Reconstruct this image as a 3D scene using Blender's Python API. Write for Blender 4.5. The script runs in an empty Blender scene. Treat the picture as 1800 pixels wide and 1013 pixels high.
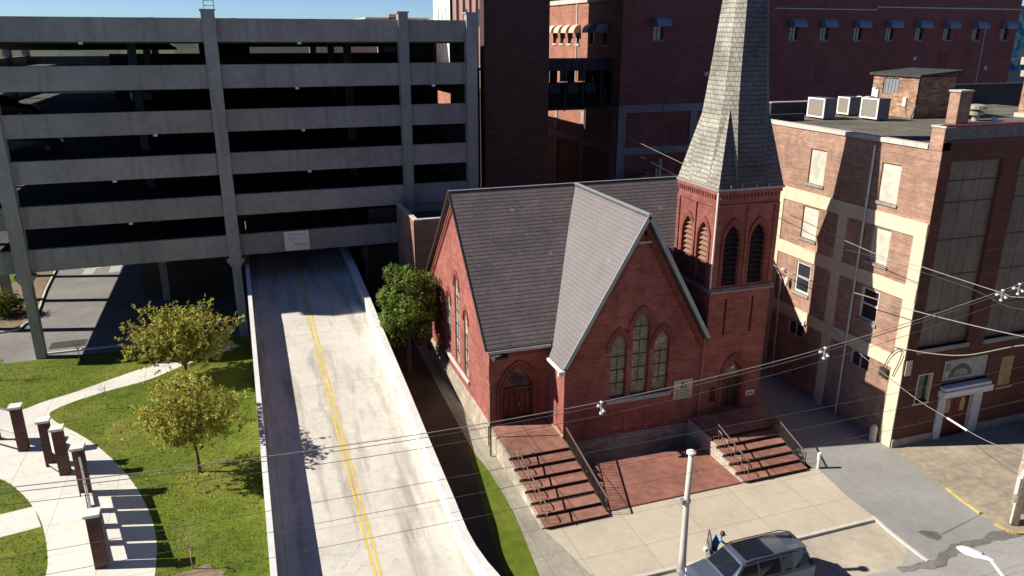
import bpy, math, random
from mathutils import Vector, Matrix
from mathutils.geometry import tessellate_polygon

# ------------------------------------------------------------------ camera, sky, sun
SC = bpy.context.scene
C = SC.collection
CAM = Vector((0, 0, 22.0))
YAW, PIT, ROLL, FPX = 0.33689, 0.317345, 0.002075, 1346.77
fwd = Vector((math.sin(YAW)*math.cos(PIT), math.cos(YAW)*math.cos(PIT), -math.sin(PIT)))
rt = Vector((math.cos(YAW), -math.sin(YAW), 0)); up = rt.cross(fwd)
RT = math.cos(ROLL)*rt + math.sin(ROLL)*up
UP = -math.sin(ROLL)*rt + math.cos(ROLL)*up
cd = bpy.data.cameras.new('camera'); cam = bpy.data.objects.new('camera', cd); C.objects.link(cam)
M3 = Matrix((RT, UP, -fwd)).transposed()
cam.matrix_world = Matrix.Translation(CAM) @ M3.to_4x4()
cd.sensor_width = 36; cd.lens = 36*FPX/1800; cd.clip_end = 5000; cd.clip_start = 0.5
SC.camera = cam

SUN_TO = Vector((-1, 0.285, 0.775)).normalized()
w = bpy.data.worlds.new("World"); SC.world = w; w.use_nodes = True
nt = w.node_tree; bg = nt.nodes['Background']
sk = nt.nodes.new('ShaderNodeTexSky'); sk.sky_type = 'NISHITA'; sk.sun_disc = False
sk.sun_elevation = math.asin(SUN_TO.z); sk.sun_rotation = math.atan2(SUN_TO.x, SUN_TO.y)
sk.air_density = 1.0; sk.dust_density = 0.0; sk.ozone_density = 3.0
tint = nt.nodes.new('ShaderNodeMix'); tint.data_type = 'RGBA'; tint.blend_type = 'MULTIPLY'; tint.inputs[0].default_value = 1.0
tg = nt.nodes.new('ShaderNodeTexCoord'); ts = nt.nodes.new('ShaderNodeSeparateXYZ'); tr_ = nt.nodes.new('ShaderNodeValToRGB')
nt.links.new(tg.outputs['Generated'], ts.inputs[0]); nt.links.new(ts.outputs[2], tr_.inputs[0])
tr_.color_ramp.elements[0].position = 0.03; tr_.color_ramp.elements[0].color = (0.80, 1.15, 1.85, 1)   # pale cyan horizon
tr_.color_ramp.elements[1].position = 0.16; tr_.color_ramp.elements[1].color = (0.34, 0.5, 0.80, 1)  # deep clear autumn zenith
nt.links.new(tr_.outputs[0], tint.inputs[7])
nt.links.new(sk.outputs[0], tint.inputs[6]); nt.links.new(tint.outputs[2], bg.inputs[0]); bg.inputs[1].default_value = 0.05
sd = bpy.data.lights.new('sun', 'SUN'); sun = bpy.data.objects.new('sun', sd); C.objects.link(sun)
sd.energy = 5.0; sd.angle = math.radians(0.5); sd.color = (1.0, 0.93, 0.82)
sun.rotation_euler = SUN_TO.to_track_quat('Z', 'Y').to_euler(); sun.location = (-40, 10, 60)
SC.view_settings.view_transform = 'Standard'; SC.view_settings.look = 'None'
SC.view_settings.exposure = 0.62; SC.view_settings.gamma = 1

def at(px, py, z=0.0):                       # pixel of the photograph -> point of the plane at height z
    d = (px-900)*RT - (py-506.5)*UP + FPX*fwd
    t = (z-CAM.z)/d.z
    return CAM + t*d

# ------------------------------------------------------------------ materials
MATS = {}
def nodes(name, rough=0.8, spec=0.3):
    m = bpy.data.materials.new(name); m.use_nodes = True
    t = m.node_tree; b = t.nodes['Principled BSDF']
    b.inputs['Roughness'].default_value = rough
    b.inputs['Specular IOR Level'].default_value = spec
    MATS[name] = m
    return m, t, b
def N(t, typ, **kw):
    n = t.nodes.new('ShaderNode'+typ)
    for k, v in kw.items():
        if k.startswith('i_'):
            n.inputs[int(k[2:]) if k[2:].isdigit() else k[2:].replace('_', ' ')].default_value = v
        else: setattr(n, k, v)
    return n
def ramp(t, fac, stops):
    r = N(t, 'ValToRGB'); e = r.color_ramp.elements
    while len(e) < len(stops): e.new(0.5)
    for i, (p, c) in enumerate(stops):
        e[i].position = p; e[i].color = (c, c, c, 1) if isinstance(c, float) else (*c, 1)
    t.links.new(fac, r.inputs[0]); return r.outputs[0]
def mixc(t, fac, a, b, mode='MIX'):
    n = N(t, 'Mix', data_type='RGBA', blend_type=mode)
    for s, v in ((0, fac), (6, a), (7, b)):
        if isinstance(v, (float, int)): n.inputs[s].default_value = v
        elif isinstance(v, tuple): n.inputs[s].default_value = (*v, 1)
        else: t.links.new(v, n.inputs[s])
    return n.outputs[2]
def noise(t, scale, detail=4, vec=None, sc=None, rough=0.55):
    n = N(t, 'TexNoise', i_Scale=scale, i_Detail=detail, i_Roughness=rough)
    if vec is None: vec = N(t, 'NewGeometry').outputs['Position']
    if sc:
        mp = N(t, 'Mapping'); mp.inputs['Scale'].default_value = sc
        t.links.new(vec, mp.inputs[0]); vec = mp.outputs[0]
    t.links.new(vec, n.inputs['Vector']); return n.outputs['Fac']
def bump(t, b, h, strength=0.4, dist=0.02):
    n = N(t, 'Bump', i_Strength=strength, i_Distance=dist)
    t.links.new(h, n.inputs['Height']); t.links.new(n.outputs[0], b.inputs['Normal'])

def plain(name, col, rough=0.6, metal=0.0, var=0.12, scale=3.0, spec=0.4):
    m, t, b = nodes(name, rough, spec); b.inputs['Metallic'].default_value = metal
    f = noise(t, scale, 5)
    d = tuple(c*(1-var) for c in col); u = tuple(min(1, c*(1+var)) for c in col)
    t.links.new(ramp(t, f, [(0.3, d), (0.7, u)]), b.inputs['Base Color'])
    return m
def brick(name, c1, c2, mortar, var=0.36, w=0.27, h=0.10, stain=0.25, stain_col=(0.05, 0.045, 0.04), msize=0.012, rough=0.85, bumpy=0.35):
    m, t, b = nodes(name, rough, 0.2)
    uv = N(t, 'UVMap').outputs[0]
    br = N(t, 'TexBrick', i_Scale=1.0); br.offset = 0.5
    br.inputs['Brick Width'].default_value = w; br.inputs['Row Height'].default_value = h
    br.inputs['Mortar Size'].default_value = msize; br.inputs['Mortar Smooth'].default_value = 0.3
    br.inputs['Bias'].default_value = 0.0
    br.inputs['Color1'].default_value = (*c1, 1); br.inputs['Color2'].default_value = (*c2, 1); br.inputs['Mortar'].default_value = (*mortar, 1)
    t.links.new(uv, br.inputs['Vector'])
    n1 = noise(t, 0.35, 5); n2 = noise(t, 2.2, 5)
    c = mixc(t, 1.0, br.outputs['Color'], ramp(t, n1, [(0.3, 1-var*0.7), (0.7, 1+var*0.35)]), 'MULTIPLY')
    c = mixc(t, 1.0, c, ramp(t, n2, [(0.25, 1-var*0.6), (0.75, 1+var*0.4)]), 'MULTIPLY')
    st = noise(t, 1.0, 5, sc=(1.2, 1.2, 0.22))
    c = mixc(t, ramp(t, st, [(0.55, 0.0), (0.8, stain)]), c, stain_col)
    bn = noise(t, 1.0, 4, sc=(0.5, 0.5, 7.0))                   # courses of slightly different bricks
    c = mixc(t, 1.0, c, ramp(t, bn, [(0.3, 0.80), (0.7, 1.14)]), 'MULTIPLY')
    pt = noise(t, 0.8, 2, rough=0.3)
    c = mixc(t, ramp(t, pt, [(0.62, 0.0), (0.66, 0.22)]), c, mortar)  # repointed patches
    t.links.new(c, b.inputs['Base Color'])
    bump(t, b, br.outputs['Fac'], -bumpy, 0.01)
    return m
def concrete(name, col, var=0.18, tracks=0, obvar=0, streak=0.0, streak_col=(0.1, 0.09, 0.08), rough=0.85, joints=None, speck=0.1, crack=0.0, fine=9.0):
    m, t, b = nodes(name, rough, 0.25)
    n1 = noise(t, 0.3, 6); n2 = noise(t, 2.5, 6); n3 = noise(t, fine*3, 3)
    c = mixc(t, 1.0, col, ramp(t, n1, [(0.3, 1-var), (0.7, 1+var*0.5)]), 'MULTIPLY')
    c = mixc(t, 1.0, c, ramp(t, n2, [(0.3, 1-var*0.6), (0.7, 1+var*0.4)]), 'MULTIPLY')
    c = mixc(t, 1.0, c, ramp(t, n3, [(0.35, 1-speck), (0.65, 1+speck*0.6)]), 'MULTIPLY')
    if streak:
        s = noise(t, 1.0, 5, sc=(2.2, 2.2, 0.12))
        c = mixc(t, ramp(t, s, [(0.52, 0.0), (0.75, streak)]), c, streak_col)
        s = noise(t, 1.0, 4, sc=(5.5, 5.5, 0.25))
        c = mixc(t, ramp(t, s, [(0.58, 0.0), (0.72, streak*0.5)]), c, tuple(min(1, q*2.4) for q in streak_col))
    if tracks:
        s = noise(t, 1.0, 6, sc=(1.1, 0.07, 1.0), rough=0.6)
        c = mixc(t, ramp(t, s, [(0.48, 0.0), (0.68, tracks)]), c, (0.30, 0.27, 0.23))
        s = noise(t, 1.6, 5); c = mixc(t, ramp(t, s, [(0.6, 0.0), (0.75, tracks*.5)]), c, (0.36, 0.31, 0.24))
    if obvar:
        oi = N(t, 'ObjectInfo').outputs['Random']
        c = mixc(t, 1.0, c, ramp(t, oi, [(0.0, 1-obvar), (1.0, 1+obvar)]), 'MULTIPLY')
    if crack:
        v = N(t, 'TexVoronoi', feature='DISTANCE_TO_EDGE', i_Scale=0.35)
        g = N(t, 'NewGeometry').outputs['Position']
        nn = N(t, 'TexNoise', i_Scale=1.3, i_Detail=5.0); t.links.new(g, nn.inputs['Vector'])
        a = N(t, 'VectorMath', operation='ADD'); sc_ = N(t, 'VectorMath', operation='SCALE'); sc_.inputs['Scale'].default_value = 1.4
        t.links.new(nn.outputs['Color'], sc_.inputs[0]); t.links.new(g, a.inputs[0]); t.links.new(sc_.outputs[0], a.inputs[1]); t.links.new(a.outputs[0], v.inputs['Vector'])
        msk = ramp(t, noise(t, 0.2, 3), [(0.45, 0.0), (0.6, 1.0)])
        cf = ramp(t, v.outputs['Distance'], [(0.0, crack), (0.012, 0.0)])
        ff = N(t, 'Math', operation='MULTIPLY'); t.links.new(cf, ff.inputs[0]); t.links.new(msk, ff.inputs[1])
        c = mixc(t, ff.outputs[0], c, (0.04, 0.04, 0.04))
    if joints:
        uv = N(t, 'UVMap').outputs[0]
        br = N(t, 'TexBrick', i_Scale=1.0); br.offset = joints[2] if len(joints) > 2 else 0.0
        br.inputs['Brick Width'].default_value = joints[0]; br.inputs['Row Height'].default_value = joints[1]
        br.inputs['Mortar Size'].default_value = 0.02; br.inputs['Mortar Smooth'].default_value = 0.4
        br.inputs['Color1'].default_value = (1, 1, 1, 1); br.inputs['Color2'].default_value = (0.93, 0.93, 0.92, 1); br.inputs['Mortar'].default_value = (0.62, 0.6, 0.57, 1)
        t.links.new(uv, br.inputs['Vector'])
        c = mixc(t, 1.0, c, br.outputs['Color'], 'MULTIPLY')
    t.links.new(c, b.inputs['Base Color'])
    bump(t, b, n3, 0.25, 0.01)
    return m
def slate(name, col, row=0.25, wid=0.3, contrast=0.45, var=0.25, patches=None, dark=0.35, msz=0.022, lap=0.7):
    m, t, b = nodes(name, 0.7, 0.3)
    uv = N(t, 'UVMap').outputs[0]
    br = N(t, 'TexBrick', i_Scale=1.0); br.offset = 0.5
    br.inputs['Brick Width'].default_value = wid; br.inputs['Row Height'].default_value = row
    br.inputs['Mortar Size'].default_value = msz; br.inputs['Mortar Smooth'].default_value = 0.6
    br.inputs['Color1'].default_value = (1, 1, 1, 1); br.inputs['Color2'].default_value = (1-contrast,)*3+(1,); br.inputs['Mortar'].default_value = (dark,)*3+(1,)
    # waver the courses a little, as hung slates do
    nz = N(t, 'TexNoise', i_Scale=0.8, i_Detail=3.0); t.links.new(uv, nz.inputs['Vector'])
    s = N(t, 'VectorMath', operation='SCALE'); s.inputs['Scale'].default_value = 0.05
    a = N(t, 'VectorMath', operation='ADD'); t.links.new(nz.outputs['Color'], s.inputs[0]); t.links.new(uv, a.inputs[0]); t.links.new(s.outputs[0], a.inputs[1])
    t.links.new(a.outputs[0], br.inputs['Vector'])
    # each course is a step: saw-tooth in v
    sx = N(t, 'SeparateXYZ'); t.links.new(a.outputs[0], sx.inputs[0])
    dv = N(t, 'Math', operation='DIVIDE'); dv.inputs[1].default_value = row; t.links.new(sx.outputs[1], dv.inputs[0])
    fr = N(t, 'Math', operation='FRACT'); t.links.new(dv.outputs[0], fr.inputs[0])
    c = mixc(t, 1.0, col, br.outputs['Color'], 'MULTIPLY')
    c = mixc(t, 1.0, c, ramp(t, noise(t, 0.5, 6), [(0.3, 1-var), (0.7, 1+var*0.6)]), 'MULTIPLY')
    c = mixc(t, 1.0, c, ramp(t, noise(t, 5, 4), [(0.3, 1-var*0.6), (0.7, 1+var*0.5)]), 'MULTIPLY')
    c = mixc(t, 1.0, c, ramp(t, fr.outputs[0], [(0.0, lap), (0.10, lap), (0.28, 1.0)]), 'MULTIPLY')
    if patches:
        v = N(t, 'TexVoronoi', i_Scale=0.75); t.links.new(uv, v.inputs['Vector'])
        c = mixc(t, ramp(t, v.outputs['Distance'], [(0.07, patches[1]), (0.12, 0.0)]), c, patches[0])
    t.links.new(c, b.inputs['Base Color'])
    inv = N(t, 'Math', operation='SUBTRACT'); inv.inputs[0].default_value = 1.0; t.links.new(fr.outputs[0], inv.inputs[1])
    bump(t, b, inv.outputs[0], 0.8, 0.03)
    return m
def glass(name, col, rough=0.08, spec=0.8, lead=False):
    m, t, b = nodes(name, rough, spec)
    f = noise(t, 0.9, 2)
    c = ramp(t, f, [(0.3, tuple(c*0.7 for c in col)), (0.7, tuple(c*1.25 for c in col))])
    if lead:                                      # small quarries between lead cames, a few of them coloured
        uv = N(t, 'UVMap').outputs[0]; v = N(t, 'TexVoronoi', i_Scale=7.0); t.links.new(uv, v.inputs['Vector'])
        hs = N(t, 'SeparateColor'); t.links.new(v.outputs['Color'], hs.inputs[0])
        c = mixc(t, ramp(t, hs.outputs[0], [(0.72, 0.0), (0.78, 0.5)]), c, (0.30, 0.24, 0.10))
        c = mixc(t, ramp(t, hs.outputs[1], [(0.80, 0.0), (0.85, 0.5)]), c, (0.08, 0.16, 0.20))
        c = mixc(t, 1.0, c, ramp(t, hs.outputs[2], [(0.0, 0.7), (1.0, 1.2)]), 'MULTIPLY')
        br = N(t, 'TexBrick', i_Scale=1.0); br.offset = 0.5; br.inputs['Brick Width'].default_value = .16; br.inputs['Row Height'].default_value = .2; br.inputs['Mortar Size'].default_value = .012
        br.inputs['Color1'].default_value = (1,1,1,1); br.inputs['Color2'].default_value = (.9,.9,.9,1); br.inputs['Mortar'].default_value = (.55,.55,.55,1)
        t.links.new(uv, br.inputs['Vector']); c = mixc(t, 1.0, c, br.outputs['Color'], 'MULTIPLY')
    t.links.new(c, b.inputs['Base Color'])
    return m
def grassmat(name, cols, sc=1.0):
    m, t, b = nodes(name, 0.9, 0.15)
    n1 = noise(t, 0.18*sc, 5); n2 = noise(t, 1.6*sc, 6, rough=0.65); n3 = noise(t, 14*sc, 3)
    c = ramp(t, n1, [(0.32, cols[0]), (0.5, cols[1]), (0.7, cols[2])])
    c = mixc(t, 1.0, c, ramp(t, n2, [(0.3, 0.75), (0.7, 1.2)]), 'MULTIPLY')
    c = mixc(t, 1.0, c, ramp(t, n3, [(0.3, 0.75), (0.7, 1.2)]), 'MULTIPLY')
    t.links.new(c, b.inputs['Base Color'])
    bump(t, b, n3, 0.6, 0.05)
    return m
def leafmat(name, stops):
    m, t, b = nodes(name, 0.65, 0.25)
    g = N(t, 'NewGeometry').outputs['Random Per Island']
    c = ramp(t, g, stops)
    c = mixc(t, 1.0, c, ramp(t, noise(t, 1.2, 3), [(0.3, 0.7), (0.7, 1.25)]), 'MULTIPLY')
    t.links.new(c, b.inputs['Base Color'])
    tr = N(t, 'BsdfTranslucent'); t.links.new(c, tr.inputs[0])
    mx = N(t, 'MixShader'); mx.inputs[0].default_value = 0.3
    out = t.nodes['Material Output']
    t.links.new(b.outputs[0], mx.inputs[1]); t.links.new(tr.outputs[0], mx.inputs[2]); t.links.new(mx.outputs[0], out.inputs[0])
    return m

BR_CH = brick('church_brick', (0.40, 0.125, 0.10), (0.30, 0.088, 0.073), (0.36, 0.18, 0.15), var=0.42, stain=0.55, stain_col=(0.12, 0.04, 0.034))
BR_TRIM = brick('church_trim_brick', (0.29, 0.083, 0.066), (0.235, 0.068, 0.055), (0.26, 0.11, 0.08), stain=0.3)
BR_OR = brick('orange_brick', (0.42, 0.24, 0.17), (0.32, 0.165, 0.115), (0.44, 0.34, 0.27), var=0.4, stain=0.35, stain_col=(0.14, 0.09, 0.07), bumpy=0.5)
BR_BIG = brick('dark_red_brick', (0.33, 0.10, 0.085), (0.27, 0.08, 0.07), (0.28, 0.13, 0.11), var=0.25, stain=0.25, stain_col=(0.16, 0.06, 0.05))
BR_TAN = brick('salmon_brick', (0.42, 0.19, 0.12), (0.36, 0.15, 0.10), (0.36, 0.2, 0.15))
BR_DK = brick('brown_brick', (0.10, 0.055, 0.047), (0.075, 0.042, 0.038), (0.085, 0.06, 0.055), var=0.25)
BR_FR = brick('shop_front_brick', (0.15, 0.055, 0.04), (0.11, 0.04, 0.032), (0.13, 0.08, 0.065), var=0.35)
BR_ANX = brick('annex_brick', (0.36, 0.20, 0.15), (0.28, 0.15, 0.12), (0.3, 0.22, 0.18), var=0.3)
BR_SHED = brick('patchy_brick', (0.5, 0.32, 0.2), (0.26, 0.12, 0.08), (0.42, 0.33, 0.24), var=0.6, w=0.4, h=0.16)
BR_MEM = brick('memorial_brick', (0.13, 0.05, 0.045), (0.08, 0.035, 0.035), (0.16, 0.11, 0.1), var=0.3)
STONE = brick('rubble_stone', (0.56, 0.50, 0.40), (0.42, 0.36, 0.29), (0.36, 0.31, 0.25), w=0.55, h=0.24, msize=0.03, var=0.4, stain=0.4, bumpy=0.9)
GAR = concrete('garage_concrete', (0.325, 0.325, 0.325), 0.2, streak=0.6, streak_col=(0.15, 0.14, 0.13), obvar=0.12)
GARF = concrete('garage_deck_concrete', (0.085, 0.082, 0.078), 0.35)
CREAM = concrete('cream_paint', (0.66, 0.575, 0.42), 0.12, streak=0.35, streak_col=(0.4, 0.34, 0.26))
BOARD = concrete('window_infill', (0.6, 0.58, 0.49), 0.3)
PANEL = concrete('facade_panel', (0.235, 0.195, 0.165), 0.3, streak=0.6, streak_col=(0.15, 0.10, 0.07))
RAMPC = concrete('ramp_concrete', (0.70, 0.665, 0.59), 0.14, tracks=0.85, joints=(7.9, 6.2), streak=0.0, crack=0.3)
RWALL = concrete('ramp_wall_concrete', (0.74, 0.73, 0.70), 0.12, streak=0.3, streak_col=(0.4, 0.38, 0.35))
PATH = concrete('path_concrete', (0.70, 0.68, 0.62), 0.12, joints=(2.6, 2.6), speck=0.05)
WALK = concrete('sidewalk_concrete', (0.53, 0.465, 0.365), 0.12, joints=(3.1, 2.35), crack=0.12)
WALKG = concrete('side_walk_concrete', (0.36, 0.33, 0.27), 0.25, joints=(1.2, 1.9), crack=0.4)
LAYBY = concrete('layby_concrete', (0.46, 0.405, 0.32), 0.2, joints=(4.5, 6.0), crack=0.15)
APRON = concrete('apron_concrete', (0.41, 0.35, 0.265), 0.4, joints=(2.9, 3.3), crack=0.2)
ASPH = concrete('alley_asphalt', (0.30, 0.295, 0.28), 0.16, crack=0.1, speck=0.12)
ASPL = concrete('lot_asphalt', (0.24, 0.23, 0.215), 0.2, crack=0.15, speck=0.15)
ASPS = concrete('street_asphalt', (0.36, 0.35, 0.33), 0.15, crack=0.1, speck=0.14)
CITY = concrete('far_asphalt', (0.10, 0.098, 0.095), 0.3, speck=0.3)
TAR = concrete('dark_patch', (0.24, 0.225, 0.205), 0.45, speck=0.4)
DIRT = concrete('dark_soil', (0.10, 0.076, 0.05), 0.4, speck=0.35)
MULCH = concrete('mulch', (0.28, 0.21, 0.14), 0.4, speck=0.5)
KERB = concrete('kerb_concrete', (0.58, 0.56, 0.5), 0.15)
KERBY = concrete('yellow_kerb_paint', (0.55, 0.40, 0.16), 0.35)
PLAZA = brick('plaza_paving', (0.34, 0.15, 0.115), (0.30, 0.13, 0.10), (0.30, 0.14, 0.11), w=0.3, h=0.3, msize=0.008, var=0.45, stain=0.5, stain_col=(0.2, 0.11, 0.085))
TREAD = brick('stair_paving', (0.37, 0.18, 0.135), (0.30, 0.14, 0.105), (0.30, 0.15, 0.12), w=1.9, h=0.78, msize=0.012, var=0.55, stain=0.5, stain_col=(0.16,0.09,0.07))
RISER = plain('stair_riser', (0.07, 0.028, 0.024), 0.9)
SLATE = slate('roof_slate', (0.155, 0.128, 0.134), row=0.25, wid=0.3, contrast=0.18, var=0.2, dark=0.6, msz=0.014, lap=0.35, patches=((0.26, 0.24, 0.24), 0.6))
SLATEW = slate('sunlit_wing_slate', (0.19, 0.172, 0.172), row=0.24, wid=0.28, contrast=0.06, var=0.1, dark=0.85, lap=0.88, patches=((0.28, 0.26, 0.26), 0.4))  # same slate as the nave, sun on the west slope painted in as paler
SPSD = slate('shaded_spire_slate', (0.15, 0.155, 0.17), row=0.24, wid=0.26, contrast=0.2, var=0.35, dark=0.45)  # slopes away from the sun: shade put into a darker slate colour
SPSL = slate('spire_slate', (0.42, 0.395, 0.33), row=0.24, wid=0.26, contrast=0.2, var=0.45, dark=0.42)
ROOFT = concrete('roof_membrane', (0.17, 0.155, 0.125), 0.45, speck=0.3)
ROOFD = plain('tar_roof', (0.05, 0.05, 0.05), 0.8, var=0.3)
COPE = concrete('coping_tile', (0.62, 0.56, 0.5), 0.2, joints=(0.9, 5))
LEAD = plain('lead_flashing', (0.33, 0.38, 0.4), 0.5, 0.2)
METG = plain('grey_metal', (0.36, 0.37, 0.38), 0.45, 0.5)
METD = plain('dark_iron', (0.075, 0.065, 0.055), 0.5, 0.5)
RAILM = plain('rail_paint', (0.22, 0.17, 0.13), 0.5, 0.3)
WHITEP = plain('white_paint', (0.75, 0.74, 0.7), 0.5, var=0.06)
PIPEW = plain('pipe_paint', (0.5, 0.52, 0.55), 0.4, var=0.1)
GRILL = plain('coil_grille', (0.33, 0.29, 0.25), 0.6, 0.3, var=0.3, scale=20)
CONC_POLE = concrete('pole_concrete', (0.58, 0.55, 0.5), 0.12, streak=0.3, streak_col=(0.35, 0.33, 0.3))
WOOD = plain('weathered_wood', (0.50, 0.43, 0.33), 0.8, var=0.3, scale=6)
PLY = plain('plywood', (0.42, 0.27, 0.13), 0.8, var=0.2)
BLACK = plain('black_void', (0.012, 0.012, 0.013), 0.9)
GLD = glass('dark_window_glass', (0.03, 0.035, 0.045))
GLL = glass('leaded_glass', (0.34, 0.32, 0.225), 0.3, 0.4, True)
GLW = glass('milky_glass', (0.5, 0.5, 0.4), 0.3, 0.4, True)
WOODD = plain('dark_door_wood', (0.10, 0.045, 0.035), 0.6, var=0.25, scale=8)
REDD = plain('red_door_paint', (0.13, 0.02, 0.02), 0.5)
BARK = plain('bark', (0.13, 0.10, 0.075), 0.9, var=0.3, scale=15)
TWIG = plain('twig_bark', (0.36, 0.28, 0.22), 0.9, var=0.2)
YEL = plain('road_yellow', (0.72, 0.5, 0.1), 0.7, var=0.2, scale=2)
WPAINT = plain('road_white', (0.42, 0.42, 0.4), 0.7, var=0.25, scale=4)
AWN = plain('awning_blue', (0.22, 0.265, 0.34), 0.6)
AWNT = plain('awning_tan', (0.55, 0.45, 0.33), 0.6)
BELT = concrete('belt_concrete', (0.34, 0.31, 0.28), 0.2, streak=0.4)
WIRE = plain('cable_sheath', (0.30, 0.28, 0.26), 0.5)
WIRED = plain('dark_cable', (0.10, 0.09, 0.085), 0.6)
INSUL = plain('insulator', (0.72, 0.72, 0.7), 0.35)
LOUVD = plain('shaded_louvre', (0.035, 0.024, 0.022), 0.8)  # south louvres: shade of that face put into the paint colour
LOUV = plain('louvre_paint', (0.22, 0.12, 0.085), 0.7, var=0.2)
LAWN = grassmat('lawn_grass', [(0.085, 0.125, 0.012), (0.12, 0.16, 0.018), (0.19, 0.195, 0.035)])
LEAF_Y = leafmat('autumn_leaf', [(0.0, (0.24, 0.27, 0.05)), (0.35, (0.42, 0.39, 0.075)), (0.7, (0.58, 0.47, 0.09)), (1.0, (0.28, 0.33, 0.06))])
LEAF_YG = leafmat('turning_leaf', [(0.0, (0.19, 0.23, 0.04)), (0.4, (0.38, 0.37, 0.07)), (0.8, (0.54, 0.44, 0.09)), (1.0, (0.25, 0.30, 0.055))])
LEAF_G = leafmat('evergreen_leaf', [(0.0, (0.08, 0.14, 0.025)), (0.5, (0.14, 0.21, 0.035)), (1.0, (0.24, 0.29, 0.06))])
LEAF_S = leafmat('shrub_leaf', [(0.0, (0.06, 0.09, 0.015)), (0.5, (0.13, 0.16, 0.03)), (1.0, (0.2, 0.2, 0.05))])

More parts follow.
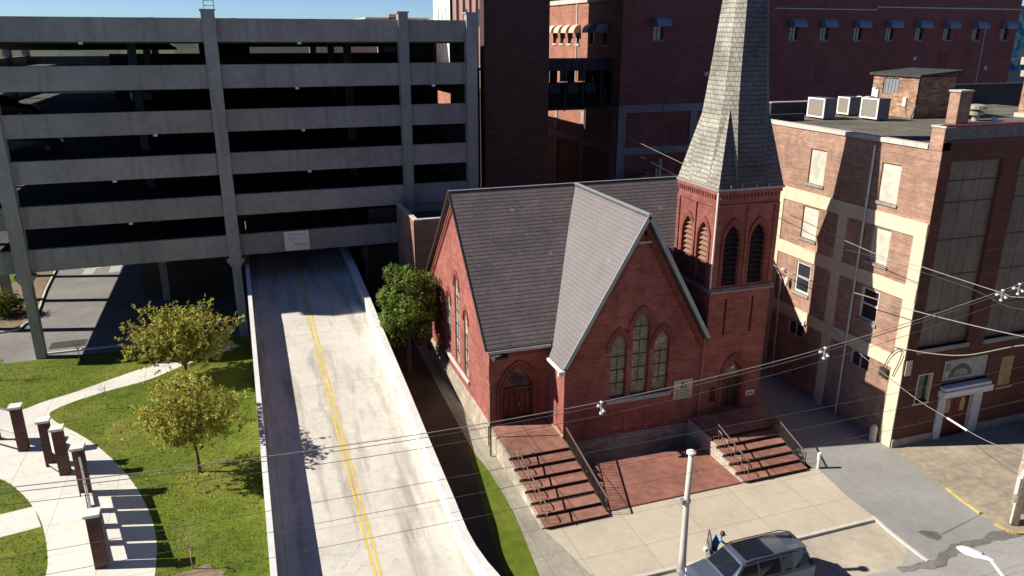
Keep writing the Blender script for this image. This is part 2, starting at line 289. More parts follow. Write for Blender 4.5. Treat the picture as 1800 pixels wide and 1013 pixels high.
# ------------------------------------------------------------------ helpers
def tag(o, label=None, cat=None, group=None, kind=None):
    if label: o['label'] = label
    if cat: o['category'] = cat
    if group: o['group'] = group
    if kind: o['kind'] = kind
    return o
def empty(name, loc, label, cat, group=None, rz=0.0):
    o = bpy.data.objects.new(name, None); C.objects.link(o); o.location = loc; o.rotation_euler.z = rz
    o.empty_display_size = 0.3
    return tag(o, label, cat, group)
class MB:
    def __init__(s): s.v = []; s.f = []
    def face(s, pts):
        n = len(s.v); s.v += [Vector(p) for p in pts]; s.f.append(tuple(range(n, n+len(pts)))); return s
    def box(s, x0, x1, y0, y1, z0, z1):
        x0, x1 = sorted((x0, x1)); y0, y1 = sorted((y0, y1)); z0, z1 = sorted((z0, z1))
        P = [(x0,y0,z0),(x1,y0,z0),(x1,y1,z0),(x0,y1,z0),(x0,y0,z1),(x1,y0,z1),(x1,y1,z1),(x0,y1,z1)]
        n = len(s.v); s.v += [Vector(p) for p in P]
        s.f += [tuple(n+i for i in f) for f in ((0,3,2,1),(4,5,6,7),(0,1,5,4),(1,2,6,5),(2,3,7,6),(3,0,4,7))]
        return s
    def hexa(s, P):
        n = len(s.v); s.v += [Vector(p) for p in P]
        s.f += [tuple(n+i for i in f) for f in ((0,3,2,1),(4,5,6,7),(0,1,5,4),(1,2,6,5),(2,3,7,6),(3,0,4,7))]
        return s
    def bar(s, a, b, w, h, upv=Vector((0,0,1))):
        a = Vector(a); b = Vector(b); d = (b-a).normalized()
        r = d.cross(upv)
        if r.length < 1e-4: r = Vector((1,0,0))
        r.normalize(); u = r.cross(d)
        P = []
        for p in (a, b):
            for sx, sy in ((-1,-1),(1,-1),(1,1),(-1,1)): P.append(p + r*sx*w/2 + u*sy*h/2)
        n = len(s.v); s.v += P
        s.f += [tuple(n+i for i in f) for f in ((0,1,2,3),(7,6,5,4),(4,5,1,0),(5,6,2,1),(6,7,3,2),(7,4,0,3))]
        return s
    def tube(s, pts, r, k=8, cap=True):
        pts = [Vector(p) for p in pts]; rs = r if isinstance(r, (list, tuple)) else [r]*len(pts)
        rings = []; ref = Vector((0.13, 0.31, 0.94)).normalized()
        for i, p in enumerate(pts):
            d = (pts[min(i+1, len(pts)-1)]-pts[max(i-1, 0)]).normalized()
            a = d.cross(ref)
            if a.length < 0.1: a = d.cross(Vector((1,0,0)))
            a.normalize(); b = d.cross(a); n = len(s.v)
            for j in range(k):
                t = 2*math.pi*j/k; s.v.append(p + (a*math.cos(t)+b*math.sin(t))*rs[i])
            rings.append(n)
        for i in range(len(rings)-1):
            for j in range(k):
                s.f.append((rings[i]+j, rings[i]+(j+1)%k, rings[i+1]+(j+1)%k, rings[i+1]+j))
        if cap:
            s.f.append(tuple(rings[0]+j for j in reversed(range(k)))); s.f.append(tuple(rings[-1]+j for j in range(k)))
        return s
    def lathe(s, c, prof, k=16):
        rings = []
        for r, z in prof:
            n = len(s.v)
            for j in range(k):
                t = 2*math.pi*j/k; s.v.append(Vector((c[0]+r*math.cos(t), c[1]+r*math.sin(t), c[2]+z)))
            rings.append(n)
        for i in range(len(rings)-1):
            for j in range(k): s.f.append((rings[i]+j, rings[i]+(j+1)%k, rings[i+1]+(j+1)%k, rings[i+1]+j))
        s.f.append(tuple(rings[0]+j for j in reversed(range(k)))); s.f.append(tuple(rings[-1]+j for j in range(k)))
        return s
    def prism(s, base, vec):                    # closed prism of a planar outline
        vec = Vector(vec); b = [Vector(p) for p in base]; n = len(b)
        s.face(b); s.face([p+vec for p in reversed(b)])
        for i in range(n):
            j = (i+1) % n; s.face([b[j], b[i], b[i]+vec, b[j]+vec])
        return s
    def build(s, name, mat, parent=None, smooth=False, label=None):
        off = Vector((0,0,0))
        me = bpy.data.meshes.new(name)
        if parent is not None:
            off = parent.matrix_world.translation if False else Vector(parent.location)
            q = parent.parent
            while q is not None: off = off + Vector(q.location); q = q.parent
        me.from_pydata([tuple(p-off) for p in s.v], [], s.f)
        me.materials.append(mat)
        uvl = me.uv_layers.new(name='UVMap')
        Z = Vector((0,0,1))
        for p in me.polygons:
            nrm = p.normal
            if abs(nrm.z) > 0.985:
                for li in p.loop_indices:
                    co = s.v[me.loops[li].vertex_index]; uvl.data[li].uv = (co.x, co.y)
            else:
                t = Z.cross(nrm).normalized(); b = nrm.cross(t); bz = max(abs(b.z), 0.15)
                for li in p.loop_indices:
                    co = s.v[me.loops[li].vertex_index]; uvl.data[li].uv = (co.dot(t), co.z/bz)
        if smooth:
            for p in me.polygons: p.use_smooth = True
        o = bpy.data.objects.new(name, me); C.objects.link(o)
        if parent is not None: o.parent = parent
        if label: o['label'] = label
        return o
class Local:                                      # builds parts in the local frame of a thing
    pass
def sheet(name, pts, z, mat, kind='structure', parent=None, thick=0.0, **kw):
    pts = [(p[0], p[1]) for p in pts]
    m = MB(); V3 = [Vector((x, y, z)) for x, y in pts]
    tris = tessellate_polygon([V3])
    ar = sum(V3[i].x*V3[(i+1) % len(V3)].y-V3[(i+1) % len(V3)].x*V3[i].y for i in range(len(V3)))
    m.v = list(V3)
    for a, b, c in tris:
        if (V3[b]-V3[a]).cross(V3[c]-V3[a]).z < 0: a, c = c, a
        m.f.append((a, b, c))
    if thick:
        q = V3 if ar > 0 else V3[::-1]
        for i in range(len(q)):
            j = (i+1) % len(q); d = Vector((0,0,-thick)); m.face([q[j], q[i], q[i]+d, q[j]+d])
    o = m.build(name, mat, parent); 
    if parent is None: tag(o, kind=kind, **kw)
    return o
def smooth2(pts, n=4):
    out = []
    for i in range(len(pts)-1):
        p0 = pts[max(i-1, 0)]; p1 = pts[i]; p2 = pts[i+1]; p3 = pts[min(i+2, len(pts)-1)]
        for k in range(n):
            t = k/n
            out.append(tuple(0.5*((2*p1[a]) + (-p0[a]+p2[a])*t + (2*p0[a]-5*p1[a]+4*p2[a]-p3[a])*t*t + (-p0[a]+3*p1[a]-3*p2[a]+p3[a])*t**3) for a in range(len(p1))))
    out.append(tuple(pts[-1])); return out
class Fr:                                         # a wall plane: u along the wall, v up, d outward
    def __init__(s, o, u): s.o = Vector(o); s.u = Vector(u).normalized(); s.n = s.u.cross(Vector((0,0,1)))
    def P(s, u, v, d=0.0): return s.o + s.u*u + Vector((0,0,v)) + s.n*d
    def box(s, m, u0, u1, v0, v1, d0, d1):
        m.hexa([s.P(u0,v0,d1), s.P(u1,v0,d1), s.P(u1,v0,d0), s.P(u0,v0,d0), s.P(u0,v1,d1), s.P(u1,v1,d1), s.P(u1,v1,d0), s.P(u0,v1,d0)]); return m
    def poly(s, m, pts, d): m.face([s.P(u, v, d) for u, v in pts]); return m
    def slab(s, m, pts, d0, d1):                  # outline between depths
        m.face([s.P(u, v, d1) for u, v in pts]); m.face([s.P(u, v, d0) for u, v in reversed(pts)])
        for i in range(len(pts)):
            a = pts[i]; b = pts[(i+1) % len(pts)]
            m.face([s.P(*b, d1), s.P(*a, d1), s.P(*a, d0), s.P(*b, d0)])
        return m
    def ring(s, m, inner, outer, d0, d1):         # open strip between two outlines of equal length
        for i in range(len(inner)-1):
            a, b, c, e = inner[i], inner[i+1], outer[i+1], outer[i]
            P = [s.P(*a, d1), s.P(*b, d1), s.P(*c, d1), s.P(*e, d1)]; Q = [s.P(*a, d0), s.P(*b, d0), s.P(*c, d0), s.P(*e, d0)]
            m.face(P); m.face([Q[0], Q[1], P[1], P[0]]); m.face([P[3], P[2], Q[2], Q[3]])
        a, e = inner[0], outer[0]; m.face([s.P(*a, d0), s.P(*a, d1), s.P(*e, d1), s.P(*e, d0)])
        a, e = inner[-1], outer[-1]; m.face([s.P(*a, d1), s.P(*a, d0), s.P(*e, d0), s.P(*e, d1)])
        return m
    def wall(s, m, outline, holes, depth):        # front face with openings and their reveals
        loops = [outline]+holes
        L = [[Vector((u, v, 0)) for u, v in lp] for lp in loops]
        tr = tessellate_polygon(L); flat = [q for lp in loops for q in lp]
        n = len(m.v); m.v += [s.P(u, v, 0) for u, v in flat]
        for a, b, c in tr:
            A, B, Cc = flat[a], flat[b], flat[c]
            if (B[0]-A[0])*(Cc[1]-A[1])-(B[1]-A[1])*(Cc[0]-A[0]) < 0: a, c = c, a
            m.f.append((n+a, n+b, n+c))
        for h in holes:
            ar = sum(h[i][0]*h[(i+1) % len(h)][1]-h[(i+1) % len(h)][0]*h[i][1] for i in range(len(h)))
            q = h if ar > 0 else h[::-1]
            for i in range(len(q)):
                a = q[i]; b = q[(i+1) % len(q)]
                m.face([s.P(*a, 0), s.P(*b, 0), s.P(*b, -depth), s.P(*a, -depth)])
        return m
def lancet(c, hw, v0, apex, n=6, rise=None):
    """pointed arch outline, counter-clockwise from the lower left"""
    rise = rise or hw*1.75; sp = apex-rise; R = (hw*hw+rise*rise)/(2*hw)
    top = []
    th = math.asin(min(1, rise/R))
    for i in range(n+1):
        a = th*i/n; top.append((c+hw-R+R*math.cos(a), sp+R*math.sin(a)))
    left = [(2*c-x, z) for x, z in reversed(top[:-1])]
    return [(c-hw, v0), (c+hw, v0)]+top+left
def rect(u0, u1, v0, v1): return [(u0, v0), (u1, v0), (u1, v1), (u0, v1)]
def copy_tree(o, parent=None):
    c = o.copy(); C.objects.link(c); c.parent = parent
    for ch in list(o.children): copy_tree(ch, c)
    return c
SOUTH = lambda y: Fr((0, y, 0), (1, 0, 0))        # u = x
WEST = lambda x: Fr((x, 0, 0), (0, -1, 0))        # u = -y
random.seed(7)

# ------------------------------------------------------------------ ground
sheet('ground', [(-1500,-300),(1500,-300),(1500,2500),(-1500,2500)], -1.30, CITY)
sheet('street', [(-120,-15.9),(160,-15.9),(160,20.88),(14.4,20.88),(14.4,24.0),(-120,24.0)], -0.012, ASPS)
sheet('lawn', [(-90,26.5),(-0.55,26.5),(-0.55,58.55),(-17.6,58.75),(-17.6,59.6),(-90,60.4)], 0.0, LAWN, thick=0.2)
sheet('parking_lot_pavement', [(-60,58.2),(32.6,58.2),(32.6,130),(-60,130)], -0.012, ASPL)
sheet('lawn', [(-60,66.0)]+smooth2([(-19.2,65.6),(-18.0,66.8),(-17.6,69.5),(-18.2,76),(-18.7,84),(-19.3,92)])+[(-60,92)], 0.09, LAWN, thick=0.15)
sheet('mulch_bed', [(-20.6,66.0)]+smooth2([(-19.2,65.7),(-18.1,66.8),(-17.7,69.5),(-18.3,76),(-18.8,84)])+[(-21.2,84),(-21.6,74),(-21.0,69)], 0.1, MULCH)
kb = MB(); kp = smooth2([(-30,65.5),(-19.2,65.5),(-17.9,66.7),(-17.5,69.5),(-18.1,76),(-18.6,84),(-19.2,92)], 3)
for a, b in zip(kp[:-1], kp[1:]): kb.bar((*a, 0.04), (*b, 0.04), 0.16, 0.2)
tag(kb.build('kerb', KERB), kind='structure')
tag(MB().box(-14.9,-9.6,59.55,59.75,-0.05,0.10).build('kerb', KERB), kind='structure')
tag(MB().box(-15.0,-12.6,60.6,62.0,-0.008,0.0).build('dark_patch', ROOFD), kind='structure')  # flat dark rectangle on the pavement
outer = smooth2([(-2.2,57.6),(-6.35,55.69),(-9.27,53.83),(-11.9,51.94),(-13.51,51.04),(-14.58,50.18),(-17.5,49.0),(-23,47.5)])
inner = smooth2([(-24,43.4),(-16,43.4),(-13.68,41.74),(-12.4,40.02),(-11.38,38.11),(-10.69,36.41),(-10.08,34.2),(-9.8,32.37),(-9.9,29.5),(-10.8,26.6)])
rightp = smooth2([(-5.9,26.6),(-5.5,28.6),(-5.39,30.84),(-5.53,33.49),(-6.06,36.01),(-7.05,38.99),(-8.51,42.18),(-10.2,45.08),(-12.6,48.5),(-12.35,49.9),(-10.16,51.34),(-7.56,52.46),(-5.16,54.43),(-1.6,56.7)])
sheet('path', outer+inner+rightp, 0.006, PATH)
sheet('path', [(-18,36.6),(-12.83,38.11),(-11.45,38.34),(-10.74,36.36),(-12.36,36.07),(-18,34.6)], 0.010, PATH)
# ramp foot, walks, alley
sheet('soil_strip', [(7.2,23.9),(10.3,23.9),(10.75,36),(10.9,60),(7.2,60)], 0.0, DIRT, thick=0.2)
sheet('grass_strip', smooth2([(8.7,24.2),(9.0,28.1),(9.6,32.4),(10.3,37.0)])+smooth2([(10.45,36.2),(10.66,34.0),(10.66,30.2),(10.2,25.5),(10.1,24.2)]), 0.012, LAWN)
sheet('side_walk', [(10.1,24.1),(12.5,24.1),(11.56,28.35),(11.56,60),(10.95,60),(10.62,45),(10.45,36.2),(10.68,34.0),(10.68,30.2),(10.2,25.5)], 0.008, WALKG)
sheet('sidewalk', [(10.3,24.12),(27.0,24.12),(27.05,26.2),(27.45,28.7),(11.56,28.7)], 0.004, WALK, thick=1.2)
sheet('alley', [(26.8,20.6),(32.0,20.9),(32.05,23.3),(32.9,29.1),(32.9,75),(27.2,75),(27.2,28.7),(27.0,26.2),(26.9,24.3)], -0.004, ASPH)
sheet('street', [(10.3,20.5),(27.5,20.5),(27.5,24.1),(10.3,24.1)], -0.129, ASPS)
sheet('layby', smooth2([(14.6,24.0),(14.6,20.9)],1)+[(24.2,20.9)]+smooth2([(24.3,20.9),(25.5,21.0),(26.6,21.7),(27.1,22.6),(27.0,24.0)]), -0.125, LAYBY)
MBk = MB(); MBk.box(10.3,26.95,23.94,24.12,-0.15,0.012)
tag(MBk.build('kerb', KERB), kind='structure')
k2 = MB()
for a, b in zip([(26.98,24.2),(26.85,23.2),(26.8,22.2),(26.78,21.2),(26.79,20.75)][:-1], [(26.98,24.2),(26.85,23.2),(26.8,22.2),(26.78,21.2),(26.79,20.75)][1:]): k2.bar((*a,-0.02),(*b,-0.02),0.13,0.1)
tag(k2.build('kerb', KERB), kind='structure')
sheet('apron', [(32.0,20.9),(60,20.9),(60,29.06),(32.8,29.06),(32.05,23.3)], 0.0, APRON, thick=0.15)
rng = random.Random(3)
crk = [(25.1,20.9),(26,20.75),(27.3,20.85),(28.4,21.2),(29.4,21.25),(30.4,21.2),(31.6,21.35),(32.5,20.95)]
crl = [(32.4,20.62),(31.2,20.85),(30.2,20.75),(29.2,20.75),(28.2,20.6),(27.3,20.35),(26,20.38),(25.1,20.55)]
sheet('tar_seam', smooth2([(x, y+rng.uniform(-.1,.1)) for x, y in smooth2(crk,3)],2)+smooth2([(x, y+rng.uniform(-.12,.12)) for x, y in smooth2(crl,3)],2), 0.003, TAR)
sheet('dark_patch', [(28.0,22.5),(28.35,22.55),(28.95,22.2),(28.75,21.8),(28.4,21.72),(28.15,22.0)], 0.002, TAR)
tag(MB().bar((28.9,22.0,0.0),(32.3,22.65,0.0),0.05,0.012).build('tar_seam', TAR), kind='structure')
yk = MB()
for a, b in (((32.36,24.85),(32.16,23.8)),((32.16,23.8),(32.05,22.65))): yk.bar((*a,0.03),(*b,0.03),0.13,0.1)
tag(yk.build('kerb', KERBY), kind='structure')
yk = MB(); yp = smooth2([(32.0,21.75),(32.1,21.1),(32.6,20.8),(34,20.72),(40,20.7)], 4)
for a, b in zip(yp[:-1], yp[1:]): yk.bar((*a,0.02),(*b,0.02),0.17,0.14)
tag(yk.build('kerb', KERBY), kind='structure')
sheet('plaza', [(15.0,28.72),(22.75,28.72),(22.75,32.7),(15.0,32.9)], 0.02, PLAZA, thick=1.1)
sheet('sunken_area', [(14.9,32.5),(23.7,32.5),(23.7,34.4),(14.9,34.4)], -0.95, DIRT)
pj = MB(); pj.bar((16.15,28.75,0.026),(16.35,32.8,0.026),0.045,0.006); pj.bar((15.0,28.72,0.021),(22.7,28.72,0.021),0.10,0.014)
tag(pj.build('paving_joint', RISER), kind='structure')

# ------------------------------------------------------------------ entrance ramp into the garage
RZ = [(20.0,-0.10),(24,0.05),(28,0.35),(32,0.72),(36,1.12),(40,1.58),(46,2.45),(52,3.4),(56,3.9),(60,4.15),(66,4.25),(95,4.25)]
def rz(y):
    for (a, za), (b, zb) in zip(RZ[:-1], RZ[1:]):
        if y <= b: return za+(zb-za)*(y-a)/(b-a)
    return RZ[-1][1]
tp_ = lambda y: 0.24*min(1, max(0, (y-40)/15))
m = MB()
ys = [20+i*1.0 for i in range(76)]
for a, b in zip(ys[:-1], ys[1:]):
    xl = -0.40; xa = 7.32-tp_(a)+max(0, (28.5-a))**2*0.05; xb = 7.32-tp_(b)+max(0, (28.5-b))**2*0.05
    m.face([(xl,a,rz(a)),(xa,a,rz(a)),(xb,b,rz(b)),(xl,b,rz(b))])
tag(m.build('ramp_roadway', RAMPC), kind='structure')
def yc(y): return 3.28+0.33*max(0, min(1, (53-y)/25))
for s in (-0.13, 0.13):
    m = MB()
    for a, b in zip(ys[:-1], ys[1:]):
        if b > 70: break
        m.face([(yc(a)+s-.055,a,rz(a)+.005),(yc(a)+s+.055,a,rz(a)+.005),(yc(b)+s+.055,b,rz(b)+.005),(yc(b)+s-.055,b,rz(b)+.005)])
    tag(m.build('lane_line', YEL), kind='structure')
def rampwall(name, xi, xo, h, label, y0=20, y1=66):
    m = MB(); yy = [y0+i for i in range(int(y1-y0)+1)]
    prev = None
    for y in yy:
        i_, o_ = xi(y), xo(y); t = rz(y)+h(y)
        cur = [(i_,y,-0.2),(o_,y,-0.2),(o_,y,t),(i_,y,t)]
        if prev:
            for k in range(4):
                j = (k+1) % 4; m.face([prev[k], prev[j], cur[j], cur[k]])
        else: m.face(cur[::-1])
        prev = cur
    m.face(prev)
    return tag(m.build(name, RWALL), label, 'wall')
fl = lambda y: max(0, (28.5-y))**2*0.05
lw = rampwall('ramp_wall', lambda y: -0.66, lambda y: -0.40, lambda y: 1.34, 'low grey concrete wall on the lawn side of the sunlit entrance ramp')
rw = rampwall('ramp_wall', lambda y: 7.32-tp_(y)+fl(y), lambda y: 7.72-tp_(y)+fl(y), lambda y: min(0.92, 0.45+max(0, y-22)*0.06), 'white concrete ramp wall curving outward at its foot beside the church walk')

m = MB()
for k in range(6):
    y = 29.2+k*6.2; m.box(7.30-tp_(y),7.735-tp_(y)+fl(y),y,y+.03,0,rz(y)+min(0.92, 0.45+max(0, y-22)*0.06)+.004)
m.build('joint', BELT, rw)
m = MB()
for k in range(6):
    y = 26.5+k*6.2; m.box(-.665,-.395,y,y+.025,0,rz(y)+1.344)
m.build('joint', BELT, lw)
# fallen leaves under the two young trees
rr = random.Random(77); m = MB()
for cx_, cy_, rd, n_ in ((-3.6,38.6,4.0,380),(-4.8,51.4,4.4,400),(-9,45,7,110),(1,38.5,1.6,35)):
    for _ in range(n_):
        a = rr.uniform(0,6.283); q = rd*abs(rr.gauss(0,.5)); x = cx_+q*math.cos(a); y = cy_+q*math.sin(a)
        if x > -.75 and x < 0.9: continue
        z = .06 if x < -.75 else rz(y)+.012
        u = rr.uniform(0,3.14); w2 = rr.uniform(.04,.075)
        m.face([(x-w2*math.cos(u),y-w2*math.sin(u),z),(x+w2*math.sin(u)*.5,y-w2*math.cos(u)*.5,z+.01),(x+w2*math.cos(u),y+w2*math.sin(u),z),(x-w2*math.sin(u)*.5,y+w2*math.cos(u)*.5,z+.01)])
tag(m.build('fallen_leaves', LEAF_Y), 'yellow fallen leaves scattered under the young trees', 'leaves', kind='stuff')

# ------------------------------------------------------------------ parking garage
g = empty('parking_garage', (0, 59, 0), 'six storey grey concrete parking garage with a banner over the ramp', 'parking garage')
GX0, GX1, GY0, GY1 = -20.7, 17.75, 59.0, 97.0
LV = [(21.6,23.15),(18.5,20.1),(15.5,17.05),(12.45,14.0),(9.4,10.95),(6.35,7.95)]
for z0, z1 in LV:                               # one spandrel per bay and level, 3 cm behind the column faces
    for a, b in ((GX0,-15.55),(-14.65,-1.75),(-0.85,11.72),(12.45,16.9)):
        m = MB(); m.box(a, b, GY0, GY0+0.28, z0, z1); m.box(a, b, GY0-0.04, GY0, z1-0.12, z1-0.02)
        m.build('spandrel_beam', GAR, g)
for x, wd in ((-15.1,0.88),(-1.3,0.88),(12.08,0.72),(17.3,0.8)):
    m = MB()
    lowcol = x < 0
    m.box(x-wd/2, x+wd/2, GY0-0.28, GY0+0.5, 6.2 if lowcol else 0, 23.6)
    m.box(x-wd/2-.07, x+wd/2+.07, GY0-0.33, GY0+0.5, 23.6, 23.72)
    if lowcol:
        m.hexa([(x-.3,GY0-.2,5.5),(x+.3,GY0-.2,5.5),(x+.3,GY0+.4,5.5),(x-.3,GY0+.4,5.5),(x-.62,GY0-.28,6.0),(x+.62,GY0-.28,6.0),(x+.62,GY0+.5,6.0),(x-.62,GY0+.5,6.0)])
        m.box(x-.62,x+.62,GY0-.28,GY0+.5,6.0,6.2)
        m.box(x-.31, x+.31, GY0-.2, GY0+.42, -0.1, 5.52)
    for z0, z1 in LV[1:]: m.box(x-wd/2-.012, x+wd/2+.012, GY0-0.292, GY0+0.3, z1+.3, z1+.33)
    m.build('column', GAR, g)
for z0, z1 in LV:
    zt = z0+0.62
    m = MB()
    if z0 > 9: m.box(GX0+.3, GX1-.2, GY0+.28, GY1-.28, zt-.24, zt)
    else:
        m.box(GX0+.3, -0.95, GY0+.28, GY1-.28, zt-.24, zt); m.box(8.3, GX1-.2, GY0+.28, GY1-.28, zt-.24, zt); m.box(-0.95,8.3, 72, GY1-.28, zt-.24, zt)
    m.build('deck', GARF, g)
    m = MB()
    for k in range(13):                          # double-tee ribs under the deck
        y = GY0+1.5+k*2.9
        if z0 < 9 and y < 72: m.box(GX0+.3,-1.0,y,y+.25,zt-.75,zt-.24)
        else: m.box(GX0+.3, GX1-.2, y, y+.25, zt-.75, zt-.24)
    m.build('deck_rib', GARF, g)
    zr = z0; zq = z1
    MB().box(GX0, GX0+.28, GY0+.3, GY1, zr, zq-0.15).build('side_parapet', GAR, g)
    MB().box(GX0+.3, GX1, GY1-.27, GY1, zr, zq-0.2).build('rear_parapet', GAR, g)
for y in (66.4, 73.9, 81.4, 89.0, 96.5):
    MB().box(GX0-.1, GX0+.55, y-.33, y+.33, -0.1, 23.1).build('column', GAR, g)
for x in (-8,0.5,9,17):
    MB().box(x-.35, x+.35, GY1-.6, GY1+.05, -0.1, 23.9).build('column', GAR, g)
for x in (-7.5, 9.4):
    for y in (70,82): MB().box(x-.3, x+.3, y-.3, y+.3, -0.1, 22).build('column', GAR, g)
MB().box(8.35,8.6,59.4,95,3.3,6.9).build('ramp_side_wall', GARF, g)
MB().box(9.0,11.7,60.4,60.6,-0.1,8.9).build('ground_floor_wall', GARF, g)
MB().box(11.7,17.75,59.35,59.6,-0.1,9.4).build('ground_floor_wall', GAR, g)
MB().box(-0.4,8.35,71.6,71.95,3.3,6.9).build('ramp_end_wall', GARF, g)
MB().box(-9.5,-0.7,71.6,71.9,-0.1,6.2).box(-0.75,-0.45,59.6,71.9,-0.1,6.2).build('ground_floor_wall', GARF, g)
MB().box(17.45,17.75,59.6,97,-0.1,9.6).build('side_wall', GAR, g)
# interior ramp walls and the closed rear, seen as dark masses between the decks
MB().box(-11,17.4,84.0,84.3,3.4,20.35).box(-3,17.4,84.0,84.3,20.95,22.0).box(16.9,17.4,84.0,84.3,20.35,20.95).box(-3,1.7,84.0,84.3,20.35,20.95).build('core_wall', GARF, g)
MB().box(-12.6,-11,68,97,3.4,21.4).build('core_wall', GARF, g) if False else None
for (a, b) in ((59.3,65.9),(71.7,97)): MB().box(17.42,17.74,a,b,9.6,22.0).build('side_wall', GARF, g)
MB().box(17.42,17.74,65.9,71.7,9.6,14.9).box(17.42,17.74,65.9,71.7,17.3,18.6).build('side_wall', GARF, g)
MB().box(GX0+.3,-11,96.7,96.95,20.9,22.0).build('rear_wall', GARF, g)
MB().prism([(-19,60,22.1),(-19,84,20.9),(-19,84,20.7),(-19,60,21.9)], (14,0,0)).build('roof_ramp', GARF, g)
sgn = MB().box(2.32,4.15,58.86,58.9,6.43,7.92).build('banner', WHITEP, g, label='white vinyl banner with a thin blue script above the ramp')
m = MB()                                        # the banner's faint scrawl: a loop of script and a line of small letters
fr = SOUTH(58.85)
sq = []
for i in range(40):
    t = i/39; sq.append((2.6+0.85*t+0.07*math.sin(t*26), 7.35+0.16*math.sin(t*17)*(1-t*.6)))
for a, b in zip(sq[:-1], sq[1:]): m.bar(fr.P(*a,0.012), fr.P(*b,0.012), 0.035, 0.01)
BINK = plain('banner_blue_ink', (0.16, 0.24, 0.42), 0.6); m.build('banner_script', BINK, sgn); m = MB()
for i in range(9): fr.box(m, 3.0+i*.11, 3.07+i*.11, 6.83, 6.83+(.08 if i % 3 else .12), 0.005, 0.02)
m.build('lettering', BINK, sgn); m = MB(); fr.box(m, 2.6, 3.9, 7.68, 7.71, 0.005, 0.02)
m.build('underline', BINK, sgn)
m = MB()
for x in (-1.5, -0.85):
    m.tube([(x,59.1,23.7),(x,59.1,25.6)], 0.035, 6)
for k in range(6): m.tube([(-1.5,59.1,23.95+k*.32),(-0.85,59.1,23.95+k*.32)], 0.028, 6)
tag(m.build('roof_ladder', PIPEW), 'blue grey steel ladder rising above the garage roof on its middle column', 'ladder')
def fixture(x, z):
    return MB().box(x-.12,x+.12,59.02,59.25,z-.16,z-.01).build('deck_lamp', WHITEP, g)
for x, z in ((-9.3,21.6),(4.6,21.6),(4.2,18.5),(-5.6,15.5),(14.3,18.5),(4.4,15.5),(-8.6,12.45),(4.6,12.45),(-8.0,9.4)): fixture(x, z)
for x in (-16.2, 16.2): pass

# brick stair tower right of the garage, sky bridge and the low annex
t_ = empty('stair_tower', (18.7, 60, 0), 'tall windowless dark brown brick tower between the garage and the red warehouse', 'tower')
TWP = [(18.66,60.0),(24.15,60.0),(33.2,83.7),(27.3,83.7),(19.25,61.9),(18.9,61.9)]
MB().prism([Vector((x,y,-.1)) for x,y in TWP][::-1], (0,0,36.1)).build('wall', BR_DK, t_)
m = MB()
for z in (8.5,14.6,20.7,26.8): m.box(18.65,24.16,59.985,60.0,z,z+.05)
m.build('joint', BR_DK, t_)
MB().prism([Vector((x+(.1 if x > 22 else -.1),y+(-.1 if y < 61 else .1),36.0)) for x,y in TWP][::-1], (0,0,.3)).build('roof', COPE, t_)
tag(MB().box(17.8,18.64,61.2,61.5,-0.1,19.4).box(17.8,18.64,60.9,61.2,19.4,19.6).build('link_wall', BR_DK), 'narrow dark link wall in the gap between garage and brick tower', 'wall')
tag(MB().box(29.2,33.6,83.8,100,-0.1,15.2).box(29.1,33.7,83.75,100.2,15.2,15.4).build('rear_annex', BR_DK), 'low dark brick block behind the tall tower', 'building')
ax = empty('low_annex', (11.0, 52.4, 0), 'low flat roofed brick annex between garage and church gable', 'building')
AXX = 11.0; fa = WEST(AXX); m = MB()
fa.wall(m, rect(-59.0,-52.4,-0.1,9.55), [rect(-54.2,-53.85,6.0,8.2)], 0.12)
m.box(AXX,18.6,52.4,52.65,-0.1,9.55); m.box(18.35,18.6,52.65,58.6,-0.1,9.55)
m.build('wall', BR_ANX, ax)
MB().box(AXX+.25,18.35,52.65,58.6,8.6,8.8).build('roof', ROOFD, ax)
MB().box(AXX-.05,18.65,52.35,52.7,9.55,9.64).box(AXX-.05,AXX+.28,52.7,58.6,9.55,9.64).build('coping', COPE, ax)
MB().box(AXX+.12,AXX+.16,53.85,54.2,6.0,8.2).build('window', GLD, ax)

b_ = empty('sky_bridge', (30.5, 76, 14.6), 'dark glazed pedestrian bridge joining brick tower and red warehouse', 'bridge')
fb = SOUTH(76.0); m = MB()
fb.wall(m, rect(24.2,37.75,14.6,19.6), [rect(30.65+i*2.05,31.9+i*2.05,a,b) for i in range(4) for a, b in ((16.35,17.4),(17.55,18.6))], 0.2)
m.box(24.2,37.75,76.2,79.0,14.6,14.85); m.box(24.2,37.75,76.0,79.2,19.6,19.8)
fk = Fr((0,79.0,0),(-1,0,0)); fk.wall(m, rect(-37.75,-24.2,14.6,19.6), [rect(-31.9-i*2.05,-30.65-i*2.05,17.3,18.7) for i in range(4)], 0.2)
m.build('shell', ROOFD, b_)
for i in range(4):
    m = MB(); fb.box(m, 30.3+i*2.05, 30.42+i*2.05, 14.5, 19.6, 0, .08); m.build('mullion', METD, b_)

# ------------------------------------------------------------------ red warehouse behind the church
wh = empty('brick_warehouse', (37.8, 74, 0), 'huge dark red brick warehouse behind the church with a row of awninged windows', 'building')
wins = [41.9,58.85,63.0,67.7,72.3,76.7,81.0,85.6,90.2]
fs = SOUTH(74.0); m = MB()
fs.wall(m, rect(37.78,92.2,-0.1,31), [rect(x-.55,x+.55,21.7,23.5) for x in wins], 0.3)
m.build('south_wall', BR_BIG, wh)
for x in wins:
    f = MB(); fs.box(f, x-.55, x+.55, 21.7, 23.5, -.3, -.25); w_ = f.build('window', GLD, wh)
    f = MB(); fs.box(f, x-.55, x+.55, 22.56, 22.64, -.25, -.2); fs.box(f, x-.04, x+.04, 21.7, 23.5, -.25, -.21); f.build('sash', BELT, w_)
    f = MB(); fs.box(f, x-.62, x+.62, 21.55, 21.7, -.1, .1); f.build('sill', BELT, w_)
